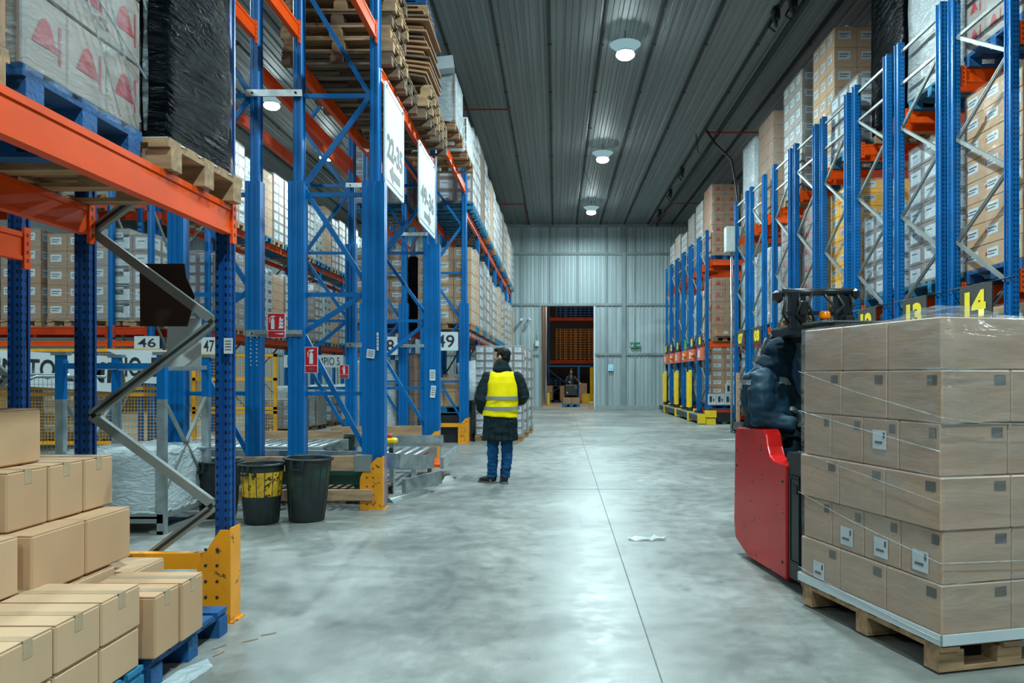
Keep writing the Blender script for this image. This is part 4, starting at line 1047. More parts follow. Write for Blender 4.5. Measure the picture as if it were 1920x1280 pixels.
put(pallet_mesh(1.2, .8, 'wood'), 'pallet', t); put(wrap_mesh(1.10, .74, .15, 2.3, 'filmb', 0, .03), 'black_wrap', t)
MB().b2((-.58, -.38, .144), (.58, .38, .152), 'white').build('slip_sheet', t)
MB().b2((.02, -.392, 1.25), (.18, -.388, 1.45), 'label').build('paper_label', t)
load('labelled carton load overhead, cut off by the left edge of the photo', (-2.47, 2.28, 2.385), 1.14, .8, 'small', (3, 2, 5), 1.5, 'film', 'wood', None, seed=1)
# ------------------------------------------------------------------ foreground cartons, lower left
def carton(label, x0, x1, y0, y1, z0, z1, m='card', tape=True, rz=0., group='loose cartons stacked at the lower left'):
    c = ((x0 + x1) / 2, (y0 + y1) / 2, z0)
    w, d, h = x1 - x0 - .006, y1 - y0 - .006, z1 - z0 - .003
    o = thing('carton', label, 'carton', c, rz, group)
    b = MB(); b.cbox((0, 0, h / 2), (w, d, h), m, .008)
    b.build('carton_body', o)
    f = MB(); 
    for s in (-1, 1):   # top flaps meeting in the middle, slightly bowed
        f.box((s * w * .249, 0, h + .0015), (w * .485, d * .985, .004), m, (0, s * .012, 0))
    f.build('top_flaps', o)
    if tape:
        f = MB(); f.b2((-.024, -d / 2 - .001, h + .0045), (.024, d / 2 + .001, h + .0055), 'tape'); f.b2((-.024, d / 2, h - .07), (.024, d / 2 + .001, h + .005), 'tape'); f.b2((-.024, -d / 2 - .001, h - .07), (.024, -d / 2, h + .005), 'tape'); f.build('packing_tape', o)
    return o
def carton_x(label, x0, x1, y0, y1, z0, z1, m='card', tape=True, rz=0.):
    """same carton, flaps meeting along the other way so the tape runs over the aisle side"""
    w, d, h = x1 - x0 - .006, y1 - y0 - .006, z1 - z0 - .003
    o = thing('carton', label, 'carton', ((x0 + x1) / 2, (y0 + y1) / 2, z0), rz, 'loose cartons stacked at the lower left')
    b = MB(); b.cbox((0, 0, h / 2), (w, d, h), m, .008); b.build('carton_body', o)
    f = MB()
    for s in (-1, 1): f.box((0, s * d * .249, h + .0015), (w * .985, d * .485, .004), m, (-s * .012, 0, 0))
    f.build('top_flaps', o)
    if tape:
        f = MB(); f.b2((-w / 2 - .001, -.024, h + .0045), (w / 2 + .001, .024, h + .0055), 'tape'); f.b2((w / 2, -.024, h - .06), (w / 2 + .0012, .024, h + .005), 'tape'); f.build('packing_tape', o)
    return o
pallet_thing(1.2, .8, 'blueplt', 'blue wooden pallet on the floor under the lower-left cartons, by the yellow post guard', (-2.40, 3.84, 0), 0)
pallet_thing(1.2, .8, 'tealplt', 'second blue pallet at the bottom edge under the nearest cartons', (-2.40, 2.98, 0), 0)
Z0 = .146
carton_x('carton at the end of the blue pallet, nearest the yellow post guard', -2.17, -1.76, 3.65, 3.87, Z0, .425, 'card')
carton_x('carton beside the pallet-end carton, on its left, with its narrow end face showing', -2.19, -1.77, 3.42, 3.645, Z0, .425, 'card')
carton('low carton on the pallet behind the two end cartons, flat top showing', -2.62, -2.12, 3.88, 4.2, Z0, .42, 'card2')
carton('carton hidden behind the pallet-end pair', -2.60, -2.2, 3.42, 3.87, Z0, .46, 'card2', False)
nn = ['rightmost', 'middle', 'left', 'leftmost, cut by the photo edge,']
for k, (a, b_) in enumerate(((3.07, 3.36), (2.785, 3.065), (2.50, 2.78), (2.2, 2.495))):
    carton_x('%s upper carton of the nearest row' % nn[k], -2.22, -1.80, a, b_, .322, .503, 'card2')
    carton_x('%s lower carton of the nearest row' % nn[k], -2.22, -1.805, a, b_, Z0, .32, 'card2', False)
    if k < 3: carton_x('%s flat-topped carton in the row behind the nearest row' % nn[k], -2.66, -2.23, a + .02, b_ + .02, .30, .50, 'card2')
carton('large right carton of the second tier, above the pallet end', -2.62, -2.20, 3.63, 4.01, .47, .728)
carton('large middle carton of the second tier', -2.62, -2.20, 3.25, 3.625, .47, .73)
carton_x('carton standing left of the second tier, cut by the photo edge', -2.62, -2.21, 2.80, 3.19, .505, .745, 'card2')
for k, (a, b_) in enumerate(((3.81, 4.06), (3.545, 3.805), (3.27, 3.54))):
    carton_x('%s carton of the third tier' % ['right', 'middle', 'left'][k], -2.72, -2.32, a, b_, .735, .992)
carton('topmost carton of the lower-left stack', -2.86, -2.45, 3.31, 3.69, .997, 1.25)
for k, (a, b_) in enumerate(((3.25, 3.62), (3.63, 4.0))):
    carton('hidden carton supporting the third tier, inner column', -3.04, -2.66, a, b_, .47, .73, 'card2', False)
    carton('hidden carton on the pallet, inner column', -2.95, -2.66, a, b_, Z0, .46, 'card2', False)

# ------------------------------------------------------------------ sheets taped to the near frame
t = thing('cardboard_sheet', 'dark brown cardboard sheet hung on the diagonal brace of the near rack', 'cardboard', (0, 4.60, 0))
a = [P(265, 495, 4.62), P(349, 495, 4.62), P(352, 520, 4.62), P(368, 556, 4.62), P(363, 580, 4.62), P(354, 612, 4.62), P(266, 612, 4.62)]
MB().prism([(p.x, p.z) for p in a], 0, .006, 'carddark').build('board', t)
t = thing('paper_sheet', 'white paper sheet hanging behind the dark cardboard on the near rack', 'paper', (0, 4.66, 0))
a = [P(317, 612, 4.68), P(356, 604, 4.68), P(357, 597, 4.68), P(380, 597, 4.68), P(380, 687, 4.68), P(317, 687, 4.68)]
MB().prism([(p.x, p.z) for p in a], 0, .002, 'white').build('paper', t)
def note(px, py, Y, w, h, lab, rz=0, tilt=0):
    t = thing('paper_note', lab, 'label', P(px, py, Y), rz); t.rotation_euler = (0, tilt, rz)
    b = MB(); b.box((0, 0, 0), (w, .003, h), 'white')
    for k in range(4): b.box((0, -.003, h * .3 - k * h * .18), (w * .7, .002, h * .05), 'inkg')
    b.build('note_sheet', t); return t
note(428, 648, 4.46, .05, .09, 'white paper note stuck on the near blue post')
note(695, 663, 8.19, .085, .095, 'white label tilted on the big blue portal post', 0, .12)
note(708, 640, 8.19, .02, .19, 'narrow white sticker strip on the edge of the big blue portal post')
note(811, 703, 12.1, .09, .17, 'white and blue label on the second portal post, upper one')
note(812, 734, 12.1, .08, .19, 'white label on the second portal post, lower one', 0, .1)
t = thing('handwriting', 'white handwritten marks running down a tall blue post', 'marking', P(476, 655, 8.20))
b = MB(); r = random.Random(9)
for x in (-.033, .030):
    for k in range(9):
        z = .17 - k * .042; b.tube([(x + r.uniform(-.01, .01), -.002, z + r.uniform(-.012, .012)) for _ in range(4)], .003, 'white', 5)
b.build('chalk_marks', t)

# ------------------------------------------------------------------ aisle signs
def aisle_sign(label, y0, y1, z0, z1, txt, arrow):
    w = y1 - y0; h = z1 - z0
    t = thing('aisle_sign', label, 'sign', (XA + .085, (y0 + y1) / 2, (z0 + z1) / 2), PI / 2, 'hanging aisle signs')
    def rr_(w, h, r, n=5):
        o = []
        for cx, cz, a0 in ((w / 2 - r, h / 2 - r, 0), (-w / 2 + r, h / 2 - r, 90), (-w / 2 + r, -h / 2 + r, 180), (w / 2 - r, -h / 2 + r, 270)):
            for k in range(n + 1):
                a = math.radians(a0 + 90 * k / n); o.append((cx + r * math.cos(a), cz + r * math.sin(a)))
        return o
    MB().prism(rr_(w, h, .07), -.008, .008, 'white').build('sign_board', t)
    b = MB(); o = rr_(w - .1, h - .1, .06); i_ = rr_(w - .13, h - .13, .05); n = len(o)
    b.add([(p[0], -.0095, p[1]) for p in o] + [(p[0], -.0095, p[1]) for p in i_], [(k, (k + 1) % n, n + (k + 1) % n, n + k) for k in range(n)], 'inkg'); b.build('border_line', t)
    put(text_mesh(txt, .27, w * .80, m='ink', bold=.04), 'lettering', t, (0, -.0105, -h * .10))
    s = arrow; a = [(-.30, 0), (-.10, .11), (-.10, .045), (.28, .045), (.28, -.045), (-.10, -.045), (-.10, -.11)]
    b = MB(); b.prism([(p[0] * -s, p[1] - h * .335) for p in a], -.0105, -.009, 'inkg'); b.build('arrow', t)
    b = MB()
    for x in (-w * .42, w * .42): b.box((x, -.012, h * .46), (.02, .006, .03), 'ink')
    b.build('clip', t)
aisle_sign('large white hanging sign reading 22-35 with an arrow pointing left', 8.36, 9.42, 3.50, 4.62, '22-35', -1)
aisle_sign('large white hanging sign reading 49-36 with an arrow pointing right', 10.45, 11.85, 3.50, 4.62, '49-36', 1)
def num_sign(s, px0, px1, py0, py1, Y, lab, m='white'):
    c = P((px0 + px1) / 2, (py0 + py1) / 2, Y); w = (px1 - px0) * Y / F; h = (py1 - py0) * Y / F
    t = panel_sign('aisle_number', lab, 'sign', c, w, h, m, 0, None, 'white aisle number signs')
    put(text_mesh(s, h * .68, w * .72, bold=.012), 'lettering', t, (0, -.0085, 0)); return t
num_sign('49', 811, 859, 622, 657, 16.15, 'white sign with the number 49 beside the blue posts')
num_sign('48', 702, 745, 631, 665, 16.1, 'white sign with the number 48, half hidden behind a blue post')
num_sign('47', 378, 406, 632, 665, 15.3, 'white sign with the number 47 behind the hanging paper sheet')
num_sign('46', 252, 299, 630, 655, 15.3, 'white sign with the number 46 at the left background rack')

def ext_sign(px0, px1, py0, py1, Y, lab, flames):
    c = P((px0 + px1) / 2, (py0 + py1) / 2, Y); w = (px1 - px0) * Y / F; h = (py1 - py0) * Y / F
    t = panel_sign('fire_sign', lab, 'sign', c, w, h, 'white', 0, None, 'red fire extinguisher signs')
    b = MB(); y = -.008; b.b2((-w * .47, y, -h * .20), (w * .47, y + .002, h * .48), 'signred'); b.b2((-w * .47, y, -h * .48), (w * .47, y + .002, -h * .23), 'signred')
    k = h; cx = -w * .20 if flames else 0; y = -.0105
    flatpoly(b, [(cx - .07 * k, -.15 * k), (cx + .07 * k, -.15 * k), (cx + .07 * k, .22 * k), (cx + .03 * k, .29 * k), (cx - .03 * k, .29 * k), (cx - .07 * k, .22 * k)], y, 'white')
    flatpoly(b, [(cx - .03 * k, .31 * k), (cx + .03 * k, .31 * k), (cx + .09 * k, .36 * k), (cx + .10 * k, .40 * k), (cx - .05 * k, .39 * k), (cx - .14 * k, .28 * k), (cx - .13 * k, .1 * k), (cx - .11 * k, .1 * k), (cx - .11 * k, .27 * k), (cx - .04 * k, .36 * k)], y, 'white')
    if flames:
        for q in range(3): flatpoly(b, [(w * (.12 + .02 * q), h * (-.12 + .14 * q)), (w * (.40 - .02 * q), h * (-.12 + .14 * q)), (w * .40, h * (.0 + .14 * q)), (w * .30, h * (-.03 + .14 * q)), (w * .22, h * (.08 + .14 * q)), (w * .18, h * (-.02 + .14 * q))], y, 'white')
        flatpoly(b, [(-w * .1, -h * .34), (w * .4, -h * .31), (w * .4, -h * .38)], y, 'white')
    else:
        b.b2((-w * .15, y, -h * .40), (w * .15, y + .002, -h * .31), 'inkg')
    b.build('pictogram', t); return t
t = ext_sign(502, 535, 587, 633, 8.15, 'red extinguisher sign with flames mounted between two tall blue posts', True)
b = MB(); b.b2((-.26, .01, -.09), (.26, .02, -.05), 'galv'); b.build('mounting_bar', t)
ext_sign(572, 596, 650, 699, 8.1, 'red extinguisher sign with white cylinder on the edge of a tall blue post', False)
ext_sign(637, 654, 684, 709, 11.9, 'small distant red extinguisher sign between the blue posts', False)

# ------------------------------------------------------------------ yellow mesh fence, banners
def fence(label, x0, x1, y, z0, z1, rails, posts):
    t = thing('mesh_fence', label, 'fence', (x0, y, 0), 0, 'yellow mesh fences'); W = x1 - x0
    b = MB(); n = int(W / .06)
    for k in range(n + 1): u = W * k / n; b.b2((u - .003, -.003, z0), (u + .003, .003, z1), 'fence')
    n = int((z1 - z0) / .06)
    for k in range(n + 1): z = z0 + (z1 - z0) * k / n; b.b2((0, -.006, z - .003), (W, 0, z + .003), 'fence')
    b.build('wire_mesh', t)
    for z in rails: MB().b2((0, -.03, z - .028), (W, .03, z + .028), 'fence').build('rail', t)
    for u in posts: MB().b2((u - .03, -.03, 0), (u + .03, .03, z1 + .03), 'fence').build('fence_post', t)
    return t
fence('long yellow mesh fence behind the hanging banner at the far left', -13.2, -7.35, 14.6, .12, 1.90, (.15, 1.06, 1.18, 1.90), (0, 1.45, 2.9, 3.0, 4.4, 5.82))
fence('shorter yellow mesh fence panel seen left of the fire signs', -7.15, -5.48, 15.2, .12, 1.82, (.15, .70, .78, 1.35, 1.82), (.05, 1.64))
for px, lab in ((95, 'left'), (365, 'right')):
    c = P(px, 700, 14.4); 
t = thing('banner', 'white banner lettered PUNTO LIMPIO 5 hung on the yellow fence', 'banner', (0, 14.35, 0))
def ban(px, py): p = P(px, py, 14.35); return (p.x, p.z)
b = MB(); b.prism([ban(-70, 652), ban(215, 668), ban(214, 735), ban(-70, 716)], 0, .004, 'white'); b.build('left_sheet', t)
b = MB(); b.prism([ban(202, 656), ban(314, 656), ban(313, 720), ban(237, 716), ban(231, 671)], -.03, -.026, 'white'); b.build('right_sheet', t)
def lett(s, px0, px1, py0, py1, y):
    p0 = P(px0, py0, 14.35); p1 = P(px1, py1, 14.35)
    put(text_mesh(s, p0.z - p1.z, p1.x - p0.x, bold=.02), 'lettering', t, ((p0.x + p1.x) / 2, y, (p0.z + p1.z) / 2), (0, .04 if y > -.02 else 0, 0))
lett('PUN', -52, 36, 671, 705, -.006); lett('TO', 51, 104, 673, 710, -.006); lett('LIMP', 120, 227, 678, 716, -.006); lett('IO', 236, 267, 669, 706, -.036); lett('5', 283, 304, 670, 706, -.036)
t = panel_sign('banner', 'distant white banner lettered PUNTO LIMPIO 5 behind the tall posts', 'banner', P(588, 677, 20.), 1.55, .32, 'white')
put(text_mesh('PUNTO LIMPIO 5', .2, 1.35), 'lettering', t, (0, -.01, 0))

# steel stillage with half-blue posts and its wrapped load
t = thing('post_stillage', 'half blue, half grey steel post frame left of the black bins', 'stillage', (-3.95, 7.3, 0))
cr = [(-4.40, 6.88), (-3.50, 6.88), (-4.40, 7.75), (-3.50, 7.75)]
for (x, y) in cr:
    g = MB().b2((x - .035 + 3.95, y - .03 - 7.3, .0), (x + .035 + 3.95, y + .03 - 7.3, 1.2), 'galv').build('post', t)
    MB().b2((x - .036 + 3.95, y - .031 - 7.3, 1.2), (x + .036 + 3.95, y + .031 - 7.3, 1.60), 'blue').build('post_sleeve', g)
    MB().b2((x - .07 + 3.95, y - .04 - 7.3, 1.59), (x + .07 + 3.95, y + .04 - 7.3, 1.62), 'galv').build('post_cap', g)
MB().b2((-.45, -.45, 1.47), (.45, -.41, 1.52), 'blue').build('cross_bar', t); MB().b2((-.45, .42, 1.46), (.45, .46, 1.50), 'galv').build('cross_bar', t)
for x in (-.45, .45): MB().b2((x - .02, -.42, 1.47), (x + .02, .45, 1.51), 'galv').build('cross_bar', t)
for x in (-.45, .45):
    MB().bar((x, -.4, 1.2), (x, .43, .35), .03, .02, 'galvd').build('diagonal_brace', t); MB().bar((x, .43, 1.2), (x, -.4, .35), .03, .02, 'galvd').build('diagonal_brace', t)
b = MB(); b.b2((-.47, -.45, .14), (.47, .47, .18), 'galvd')
for y in (-.42, .44): b.b2((-.47, y - .03, .10), (.47, y + .03, .16), 'galvd')
b.b2((-.47, -.45, .0), (-.35, .47, .03), 'galvd'); b.b2((.35, -.45, 0), (.47, .47, .03), 'galvd'); b.build('base_frame', t)
t = thing('wrapped_load', 'low load under loose white film inside the steel post frame', 'pallet load', (-3.93, 7.3, .185))
b = MB(); b.cbox((0, 0, .27), (.80, .78, .50), 'whitebox', .02); b.build('load_body', t)
b = MB(); n = 20; vs = []; fs = []; ring = []
me = wrap_mesh(.83, .81, .0, .56, 'filmw', 2, .03); put(me, 'stretch_wrap', t)
for z, k in ((.52, 0), (.0, 1)):
    b = MB(); pts = []
    for i in range(41):
        a = 2 * PI * i / 40; q = max(abs(math.cos(a)), abs(math.sin(a))); pts.append((.43 * math.cos(a) / q, .42 * math.sin(a) / q, z + .02 * math.sin(i * 2.3)))
    b.tube(pts, .015, 'filmw', 6, cap=False); b.build('film_edge', t)
# mesh trolley behind the near posts
t = thing('mesh_trolley', 'grey wire trolley with a rounded tube frame in front of the banner', 'trolley', (-5.15, 8.0, 0))
b = MB(); b.tube([(-.75, 0, .1), (-.75, 0, 1.3), (-.68, 0, 1.4), (-.6, 0, 1.42), (.1, 0, 1.42), (.18, 0, 1.38), (.22, 0, 1.28), (.26, 0, .1)], .016, 'galv', 8); b.build('tube_frame', t)
b = MB(); b.tube([(-.28, -.1, .1), (-.3, -.1, 1.2), (-.25, -.1, 1.36), (-.15, -.1, 1.40), (.4, -.1, 1.40), (.55, -.1, 1.4)], .016, 'galv', 8); b.build('tube_frame', t)
b = MB()
for k in range(22): b.b2((-.74 + k * .045, -.002, .15), (-.738 + k * .045, .002, 1.4), 'galv')
for k in range(15): b.b2((-.74, -.004, .15 + k * .09), (.24, 0, .154 + k * .09), 'galv')
b.build('wire_mesh', t); b = MB(); b.b2((-.78, -.2, .08), (.3, .4, .14), 'galv')
for x in (-.7, .2):
    for y in (-.15, .35): b.lathe([(.05, -.015), (.05, .015)], (x, y, .05), 'black', 12, tilt=Matrix.Rotation(PI / 2, 3, 'X'))
b.build('base', t)

# ------------------------------------------------------------------ bins
def bin_(px, py_base, Y, rt, rb, h, label, band=None, tilt=0, rz=0):
    c = ((px - CX) * Y / F, Y, 0); t = thing('bin', label, 'bin', c, rz, 'black plastic bins'); t.rotation_euler = (0, tilt, rz)
    b = MB(); m = 'binblack'
    def R(z): return rb + (rt - rb) * z / h
    zb = h * .47
    if band: b.lathe([(rb - .01, 0), (R(.02), .01), (R(zb), zb)], (0, 0, 0), m, 32, capt=False); b.lathe([(R(zb), zb), (R(h * .88), h * .88)], (0, 0, 0), band, 32, capb=False, capt=False); b.lathe([(R(h * .88), h * .88), (R(h), h)], (0, 0, 0), m, 32, capb=False, capt=False)
    else: b.lathe([(rb - .01, 0), (R(.02), .01), (R(h), h)], (0, 0, 0), m, 32, capt=False)
    b.lathe([(R(h) - .012, h), (R(.1) - .012, .03), (.01, .03)], (0, 0, 0), m, 32, capb=False)
    for k in range(16):
        a = k * PI / 8 + .1; b.bar((math.cos(a) * R(.03), math.sin(a) * R(.03), .03), (math.cos(a) * R(h * .9), math.sin(a) * R(h * .9), h * .9), .004, .006, m)
    b.build('bin_body', t)
    MB().tube([(math.cos(k * PI / 16) * (rt + .008), math.sin(k * PI / 16) * (rt + .008), h) for k in range(33)], .014, m, 8, cap=False).build('rim', t)
    for a in (-2.0 if px < 500 else -1.7, 1.2):
        b = MB(); q = rt + .02; u = Vector((math.cos(a), math.sin(a), 0)); v = Vector((-u.y, u.x, 0))
        for s in (-1, 1): b.bar(u * q + v * s * .06 + Vector((0, 0, h)), u * (q + .005) + v * s * .05 + Vector((0, 0, h - .085)), .02, .02, 'galvd' if False else m)
        b.bar(u * q + v * .06 + Vector((0, 0, h - .085)), u * q - v * .06 + Vector((0, 0, h - .085)), .02, .02, m); b.build('handle', t)
    return t
bin_(410, 975, 7.75, .215, .165, .555, 'plain black bin partly behind the near blue post')
bin_(491, 978, 7.42, .205, .155, .565, 'black bin with a worn yellow upper band', 'binyellow')
bin_(575, 972, 7.55, .220, .165, .605, 'rightmost black bin, tallest, with a greenish stained side', 'bingreen', .03)
bin_(577, 800, 11.6, .20, .16, .55, 'distant black bin behind the tall posts, left one'); bin_(636, 800, 11.5, .23, .18, .52, 'distant wide black bin behind the crossed blue braces')

# ------------------------------------------------------------------ conveyors, planks
def conveyor(label, x0, x1, y0, y1, z, frame_m='galv', n=None, dia=.05, pitch=.1):
    t = thing('roller_conveyor', label, 'conveyor', (x0, y0, 0)); W = x1 - x0; D = y1 - y0
    for y in (0, D): MB().b2((0, y - .02, z - .12), (W, y + .02, z + .03), frame_m).build('side_rail', t)
    n = int(W / pitch)
    me = cached(('rol', round(D, 2), dia), lambda: MB().lathe([(dia / 2, .03), (dia / 2, D - .03)], (0, 0, 0), 'galv', 12, tilt=Matrix.Rotation(-PI / 2, 3, 'X')).mesh('roller'))
    for k in range(n): put(me, 'roller', t, (.05 + k * pitch, 0, z))
    for x in (.1, W - .1):
        for y in (.03, D - .03): MB().b2((x - .03, y - .03, 0), (x + .03, y + .03, z - .1), frame_m).build('leg', t)
    return t
conveyor('green-framed roller conveyor low behind the bins', -4.7, -2.08, 8.48, 9.35, .34, 'greendark')
conveyor('upper roller conveyor running under the tall racks behind the bins', -5.6, -2.9, 9.6, 10.8, .50, 'galv', pitch=.12)
conveyor('galvanised roller conveyor end between the two yellow post guards', -2.6, -1.72, 9.9, 11.2, .36, 'galv', pitch=.14, dia=.07)
def rail(pts, w, h, lab, m='galv', name='guide_rail'):
    t = thing(name, lab, 'rail', (0, 0, 0)); b = MB()
    pts = [Vector(p) for p in pts]
    for i in range(len(pts) - 1): b.bar(pts[i], pts[i + 1], w, h, m)
    b.build('rail_bar', t); t.location = (0, 0, 0); return t
rail([(-4.2, 8.75, .50), (-2.1, 8.62, .49), (-1.75, 8.62, .46), (-1.55, 8.9, .42), (-1.45, 9.15, .40)], .03, .16, 'galvanised guide rail curving round the first yellow post guard')
rail([(-4.4, 11.6, .44), (-2.9, 11.75, .42), (-1.66, 11.4, .46)], .04, .16, 'galvanised guide rail reaching the second yellow post guard')
rail([(-1.72, 8.75, .16), (-1.42, 9.5, .17)], .05, .16, 'short low steel rail beside the first yellow post guard')
rail([(-1.45, 9.85, .30), (-1.45, 11.3, .32)], .05, .14, 'short steel rail between the two yellow post guards')
def plank(label, a, b_, w, h, capm=None):
    t = thing('timber_plank', label, 'plank', (0, 0, 0), 0, 'timber planks by the post guards'); MB().bar(a, b_, w, h, 'woodplank').build('board', t)
    if capm: MB().box((Vector(b_) + Vector((-.06, -.01, 0))), (.17, w + .03, h + .02), capm).build('end_cap', t)
    return t
plank('upper timber plank with a grey end cap on the first yellow guard', (-3.9, 8.20, .47), (-1.97, 8.17, .49), .06, .15, 'galvd')
plank('lower timber plank, splintered end, on the first yellow guard', (-3.9, 8.16, .15), (-1.92, 8.12, .16), .07, .11)
plank('timber plank fixed behind the rails by the second yellow guard', (-3.5, 12.05, .52), (-2.08, 12.02, .54), .05, .20)
plank('timber plank in front of the distant wide black bin', (-4.6, 11.2, .52), (-3.05, 11.1, .52), .05, .20)
def ramp_plate(label, c, rz):
    t = thing('floor_rail', label, 'rail', c, rz); b = MB(); b.prism([(-.09, 0), (.09, 0), (.03, .05), (-.03, .05)], -.38, .38, 'galvd', 'y'); b.build('rail_profile', t)
    MB().box((0, .43, .01), (.1, .12, .02), 'galvd').build('foot_plate', t); return t
ramp_plate('sloped steel floor rail beside the first yellow guard', (-1.72, 8.95, .0), -.42); ramp_plate('sloped steel floor rail between the yellow guards', (-1.62, 10.25, .0), -.42)
tag(MB().box((-1.82, 11.1, .16), (.5, .7, .04), 'orange').build('orange_plate'), 'flat orange steel plate lying low before the second yellow guard', 'plate')
pallet_thing(1.2, .8, 'woodd', 'old dark pallet on the floor under the conveyors behind the first guard', (-2.55, 8.95, .0), .0)
t = thing('sensor_post', 'small yellow-topped sensor box standing on the conveyor beside the big blue post', 'sensor', (-2.05, 9.3, -.2))
b = MB(); b.b2((-.08, -.05, .2), (-.03, .05, .80), 'galv'); b.b2((.06, -.05, .2), (.11, .05, .80), 'galv'); b.build('post', t); MB().cbox((.01, 0, .83), (.26, .16, .07), 'yellow', .02).build('yellow_cap', t); MB().cbox((-.02, -.03, .66), (.08, .08, .16), 'black', .01).build('sensor_body', t); MB().cbox((.08, -.03, .66), (.05, .08, .18), 'black', .01).build('sensor_body', t)
for p in (-.06, .05): MB().lathe([(.03, 0), (.035, .03), (.01, .045)], (p, 0, .865), 'signred', 12).build('push_button', t)

# floor litter
t = thing('plastic_scrap', 'small crumpled clear plastic scrap on the aisle floor', 'litter', (.78, 6.65, 0)); b = MB(); r = random.Random(2); n = 9; vs = []
for i in range(n):
    for k in range(5): vs.append((-.16 + .32 * i / 8 + r.uniform(-.012, .012), -.06 + .12 * k / 4 + r.uniform(-.015, .015), .004 + max(0, r.gauss(.01, .01))))
b.add(vs, [(i * 5 + k, (i + 1) * 5 + k, (i + 1) * 5 + k + 1, i * 5 + k + 1) for i in range(n - 1) for k in range(4)], 'filmw', False); b.build('film', t)
r = random.Random(8)
for k, (x, y) in enumerate(((-1.62, 4.10), (-1.70, 3.9), (-1.56, 4.2), (-1.74, 4.0))):
    a = r.uniform(.5, 1.3); tag(MB().bar((x - .04 * math.cos(a), y - .04 * math.sin(a), .004), (x + .04 * math.cos(a), y + .04 * math.sin(a), .005), .006, .004, 'woodplank').build('wood_splinter'), 'wood splinter on the floor by the corner of the blue pallet', 'litter', 'splinters by the blue pallet')
t = thing('plastic_scrap', 'flat scrap of pale film on the floor by the blue pallet edge', 'litter', (-1.70, 3.62, 0)); MB().prism([(-.10, -.16), (.02, -.14), (.05, .1), (-.02, .2), (-.09, .05)], .002, .008, 'filmw', 'z').build('film', t)
t = thing('plastic_scrap', 'thin white plastic scraps on the floor by the red truck rear', 'litter', (4.05, 17.2, 0)); b = MB()
for k in range(4): b.bar((-.5 + k * .15, -.2 + k * .1, .01), (.1 + k * .1, -.1 + .12 * k, .015), .05, .01, 'white')
b.build('film', t)

# ------------------------------------------------------------------ the big wrapped load in front
th = math.atan2(.24, .97)
t = thing('pallet_load', 'large film-wrapped carton load on a wooden pallet, carried at right front', 'pallet load', (2.045, 4.285, .012), th)
BW, BD = .80, 1.20
pm = put(pallet_mesh(BW, BD, 'wood'), 'pallet', t)
MB().b2((-.41, -.61, .146), (.41, .61, .158), 'white').build('slip_sheet', t)
b = MB()
for a, c in (((-.415, -.615), (.415, -.608)), ((-.415, .608), (.415, .615)), ((-.415, -.615), (-.408, .615)), ((.408, -.615), (.415, .615))): b.b2((a[0], a[1], .135), (c[0], c[1], .185), 'white')
b.build('tray_edge', t)
r = random.Random(12); z = .162; LH = .252
for k in range(6):
    ny, nx = ((3, 2), (4, 2), (3, 2), (4, 2), (3, 2), (1, 1))[k]
    if k == 5: ny = 3
    ox, oy = r.uniform(-.008, .008), r.uniform(-.006, .006); sc = (1.0, .985, 1.0, .97, .985, .97)[k]
    for i in range(nx):
        for j in range(ny):
            w, d = BW * sc / nx, BD * sc / ny
            me = carton_mesh(w - .004, d - .004, LH - .003, 'plain' if k == 5 else 'mark', 'cardg', True)
            o = put(me, 'carton', t, (-BW * sc / 2 + (i + .5) * w + ox, -BD * sc / 2 + (j + .5) * d + oy, z))
            if i == 0 and (k, j) in ((0, 2), (1, 0), (1, 2), (3, 1), (1, 1)):
                lb = MB(); lb.b2((-w / 2 - .004, -.055, .03 if k != 3 else .09), (-w / 2 - .002, .055, .13 if k != 3 else .19), 'label'); q = .03 if k != 3 else .09
                lb.b2((-w / 2 - .006, -.025, q + .03), (-w / 2 - .004, .035, q + .042), 'inkg'); lb.b2((-w / 2 - .006, -.045, q + .06), (-w / 2 - .004, -.03, q + .09), 'inkg'); lb.build('shipping_label', o)
    z += LH
put(wrap_mesh(BW + .004, BD + .004, .14, z + .006, 'film2', 1, .008), 'stretch_wrap', t)
b = MB()
def strand(pts, rad=.003): b.tube(pts, rad * .6, 'filmw', 5)
X = -BW / 2 - .016
strand([(X, .60, .22), (X - .002, .2, .19), (X, -.35, .165), (X, -.61, .16)]); strand([(X, .60, 1.42), (X - .004, 0, 1.30), (X, -.61, 1.20), (-.2, -BD / 2 - .016, 1.17), (.40, -BD / 2 - .016, 1.15)], .0022)
strand([(X, .60, 1.18), (X - .003, .1, 1.12), (X, -.61, 1.04)], .003); strand([(X, .60, .68), (X - .003, .1, .60), (X, -.61, .52), (.4, -BD / 2 - .016, .50)], .003); strand([(X, .60, .93), (X, -.61, .80)], .002)
for zz_, hh_ in ((1.42, .03), (1.17, .015), (.42, .03), (.92, .02)):
    for (sx, sy) in ((-1, -1),):
        c_ = Vector((sx * (BW / 2 + .012), sy * (BD / 2 + .012), zz_)); b.tube([c_ + Vector((0, .22, .012)), c_ + Vector((.0, .06, .004)), c_, c_ + Vector((.08, 0, .0)), c_ + Vector((.30, 0, .01))], [.002, .006, hh_ * .35, .006, .002], 'film', 7)
b.build('film_strand', t)
b = MB(); n = 14; vs = []
for i in range(n):
    for k in range(n):
        u, v = i / (n - 1), k / (n - 1); e = math.sin(PI * u) * math.sin(PI * v); vs.append((-.32 + .60 * u, -.46 + .5 * v, z + .012 + e * .075 + noise.noise(Vector((u * 6, v * 6, 1))) * .03 * e ** .5))
b.add(vs, [(i * n + k, (i + 1) * n + k, (i + 1) * n + k + 1, i * n + k + 1) for i in range(n - 1) for k in range(n - 1)], 'film', True); b.build('loose_film_top', t)
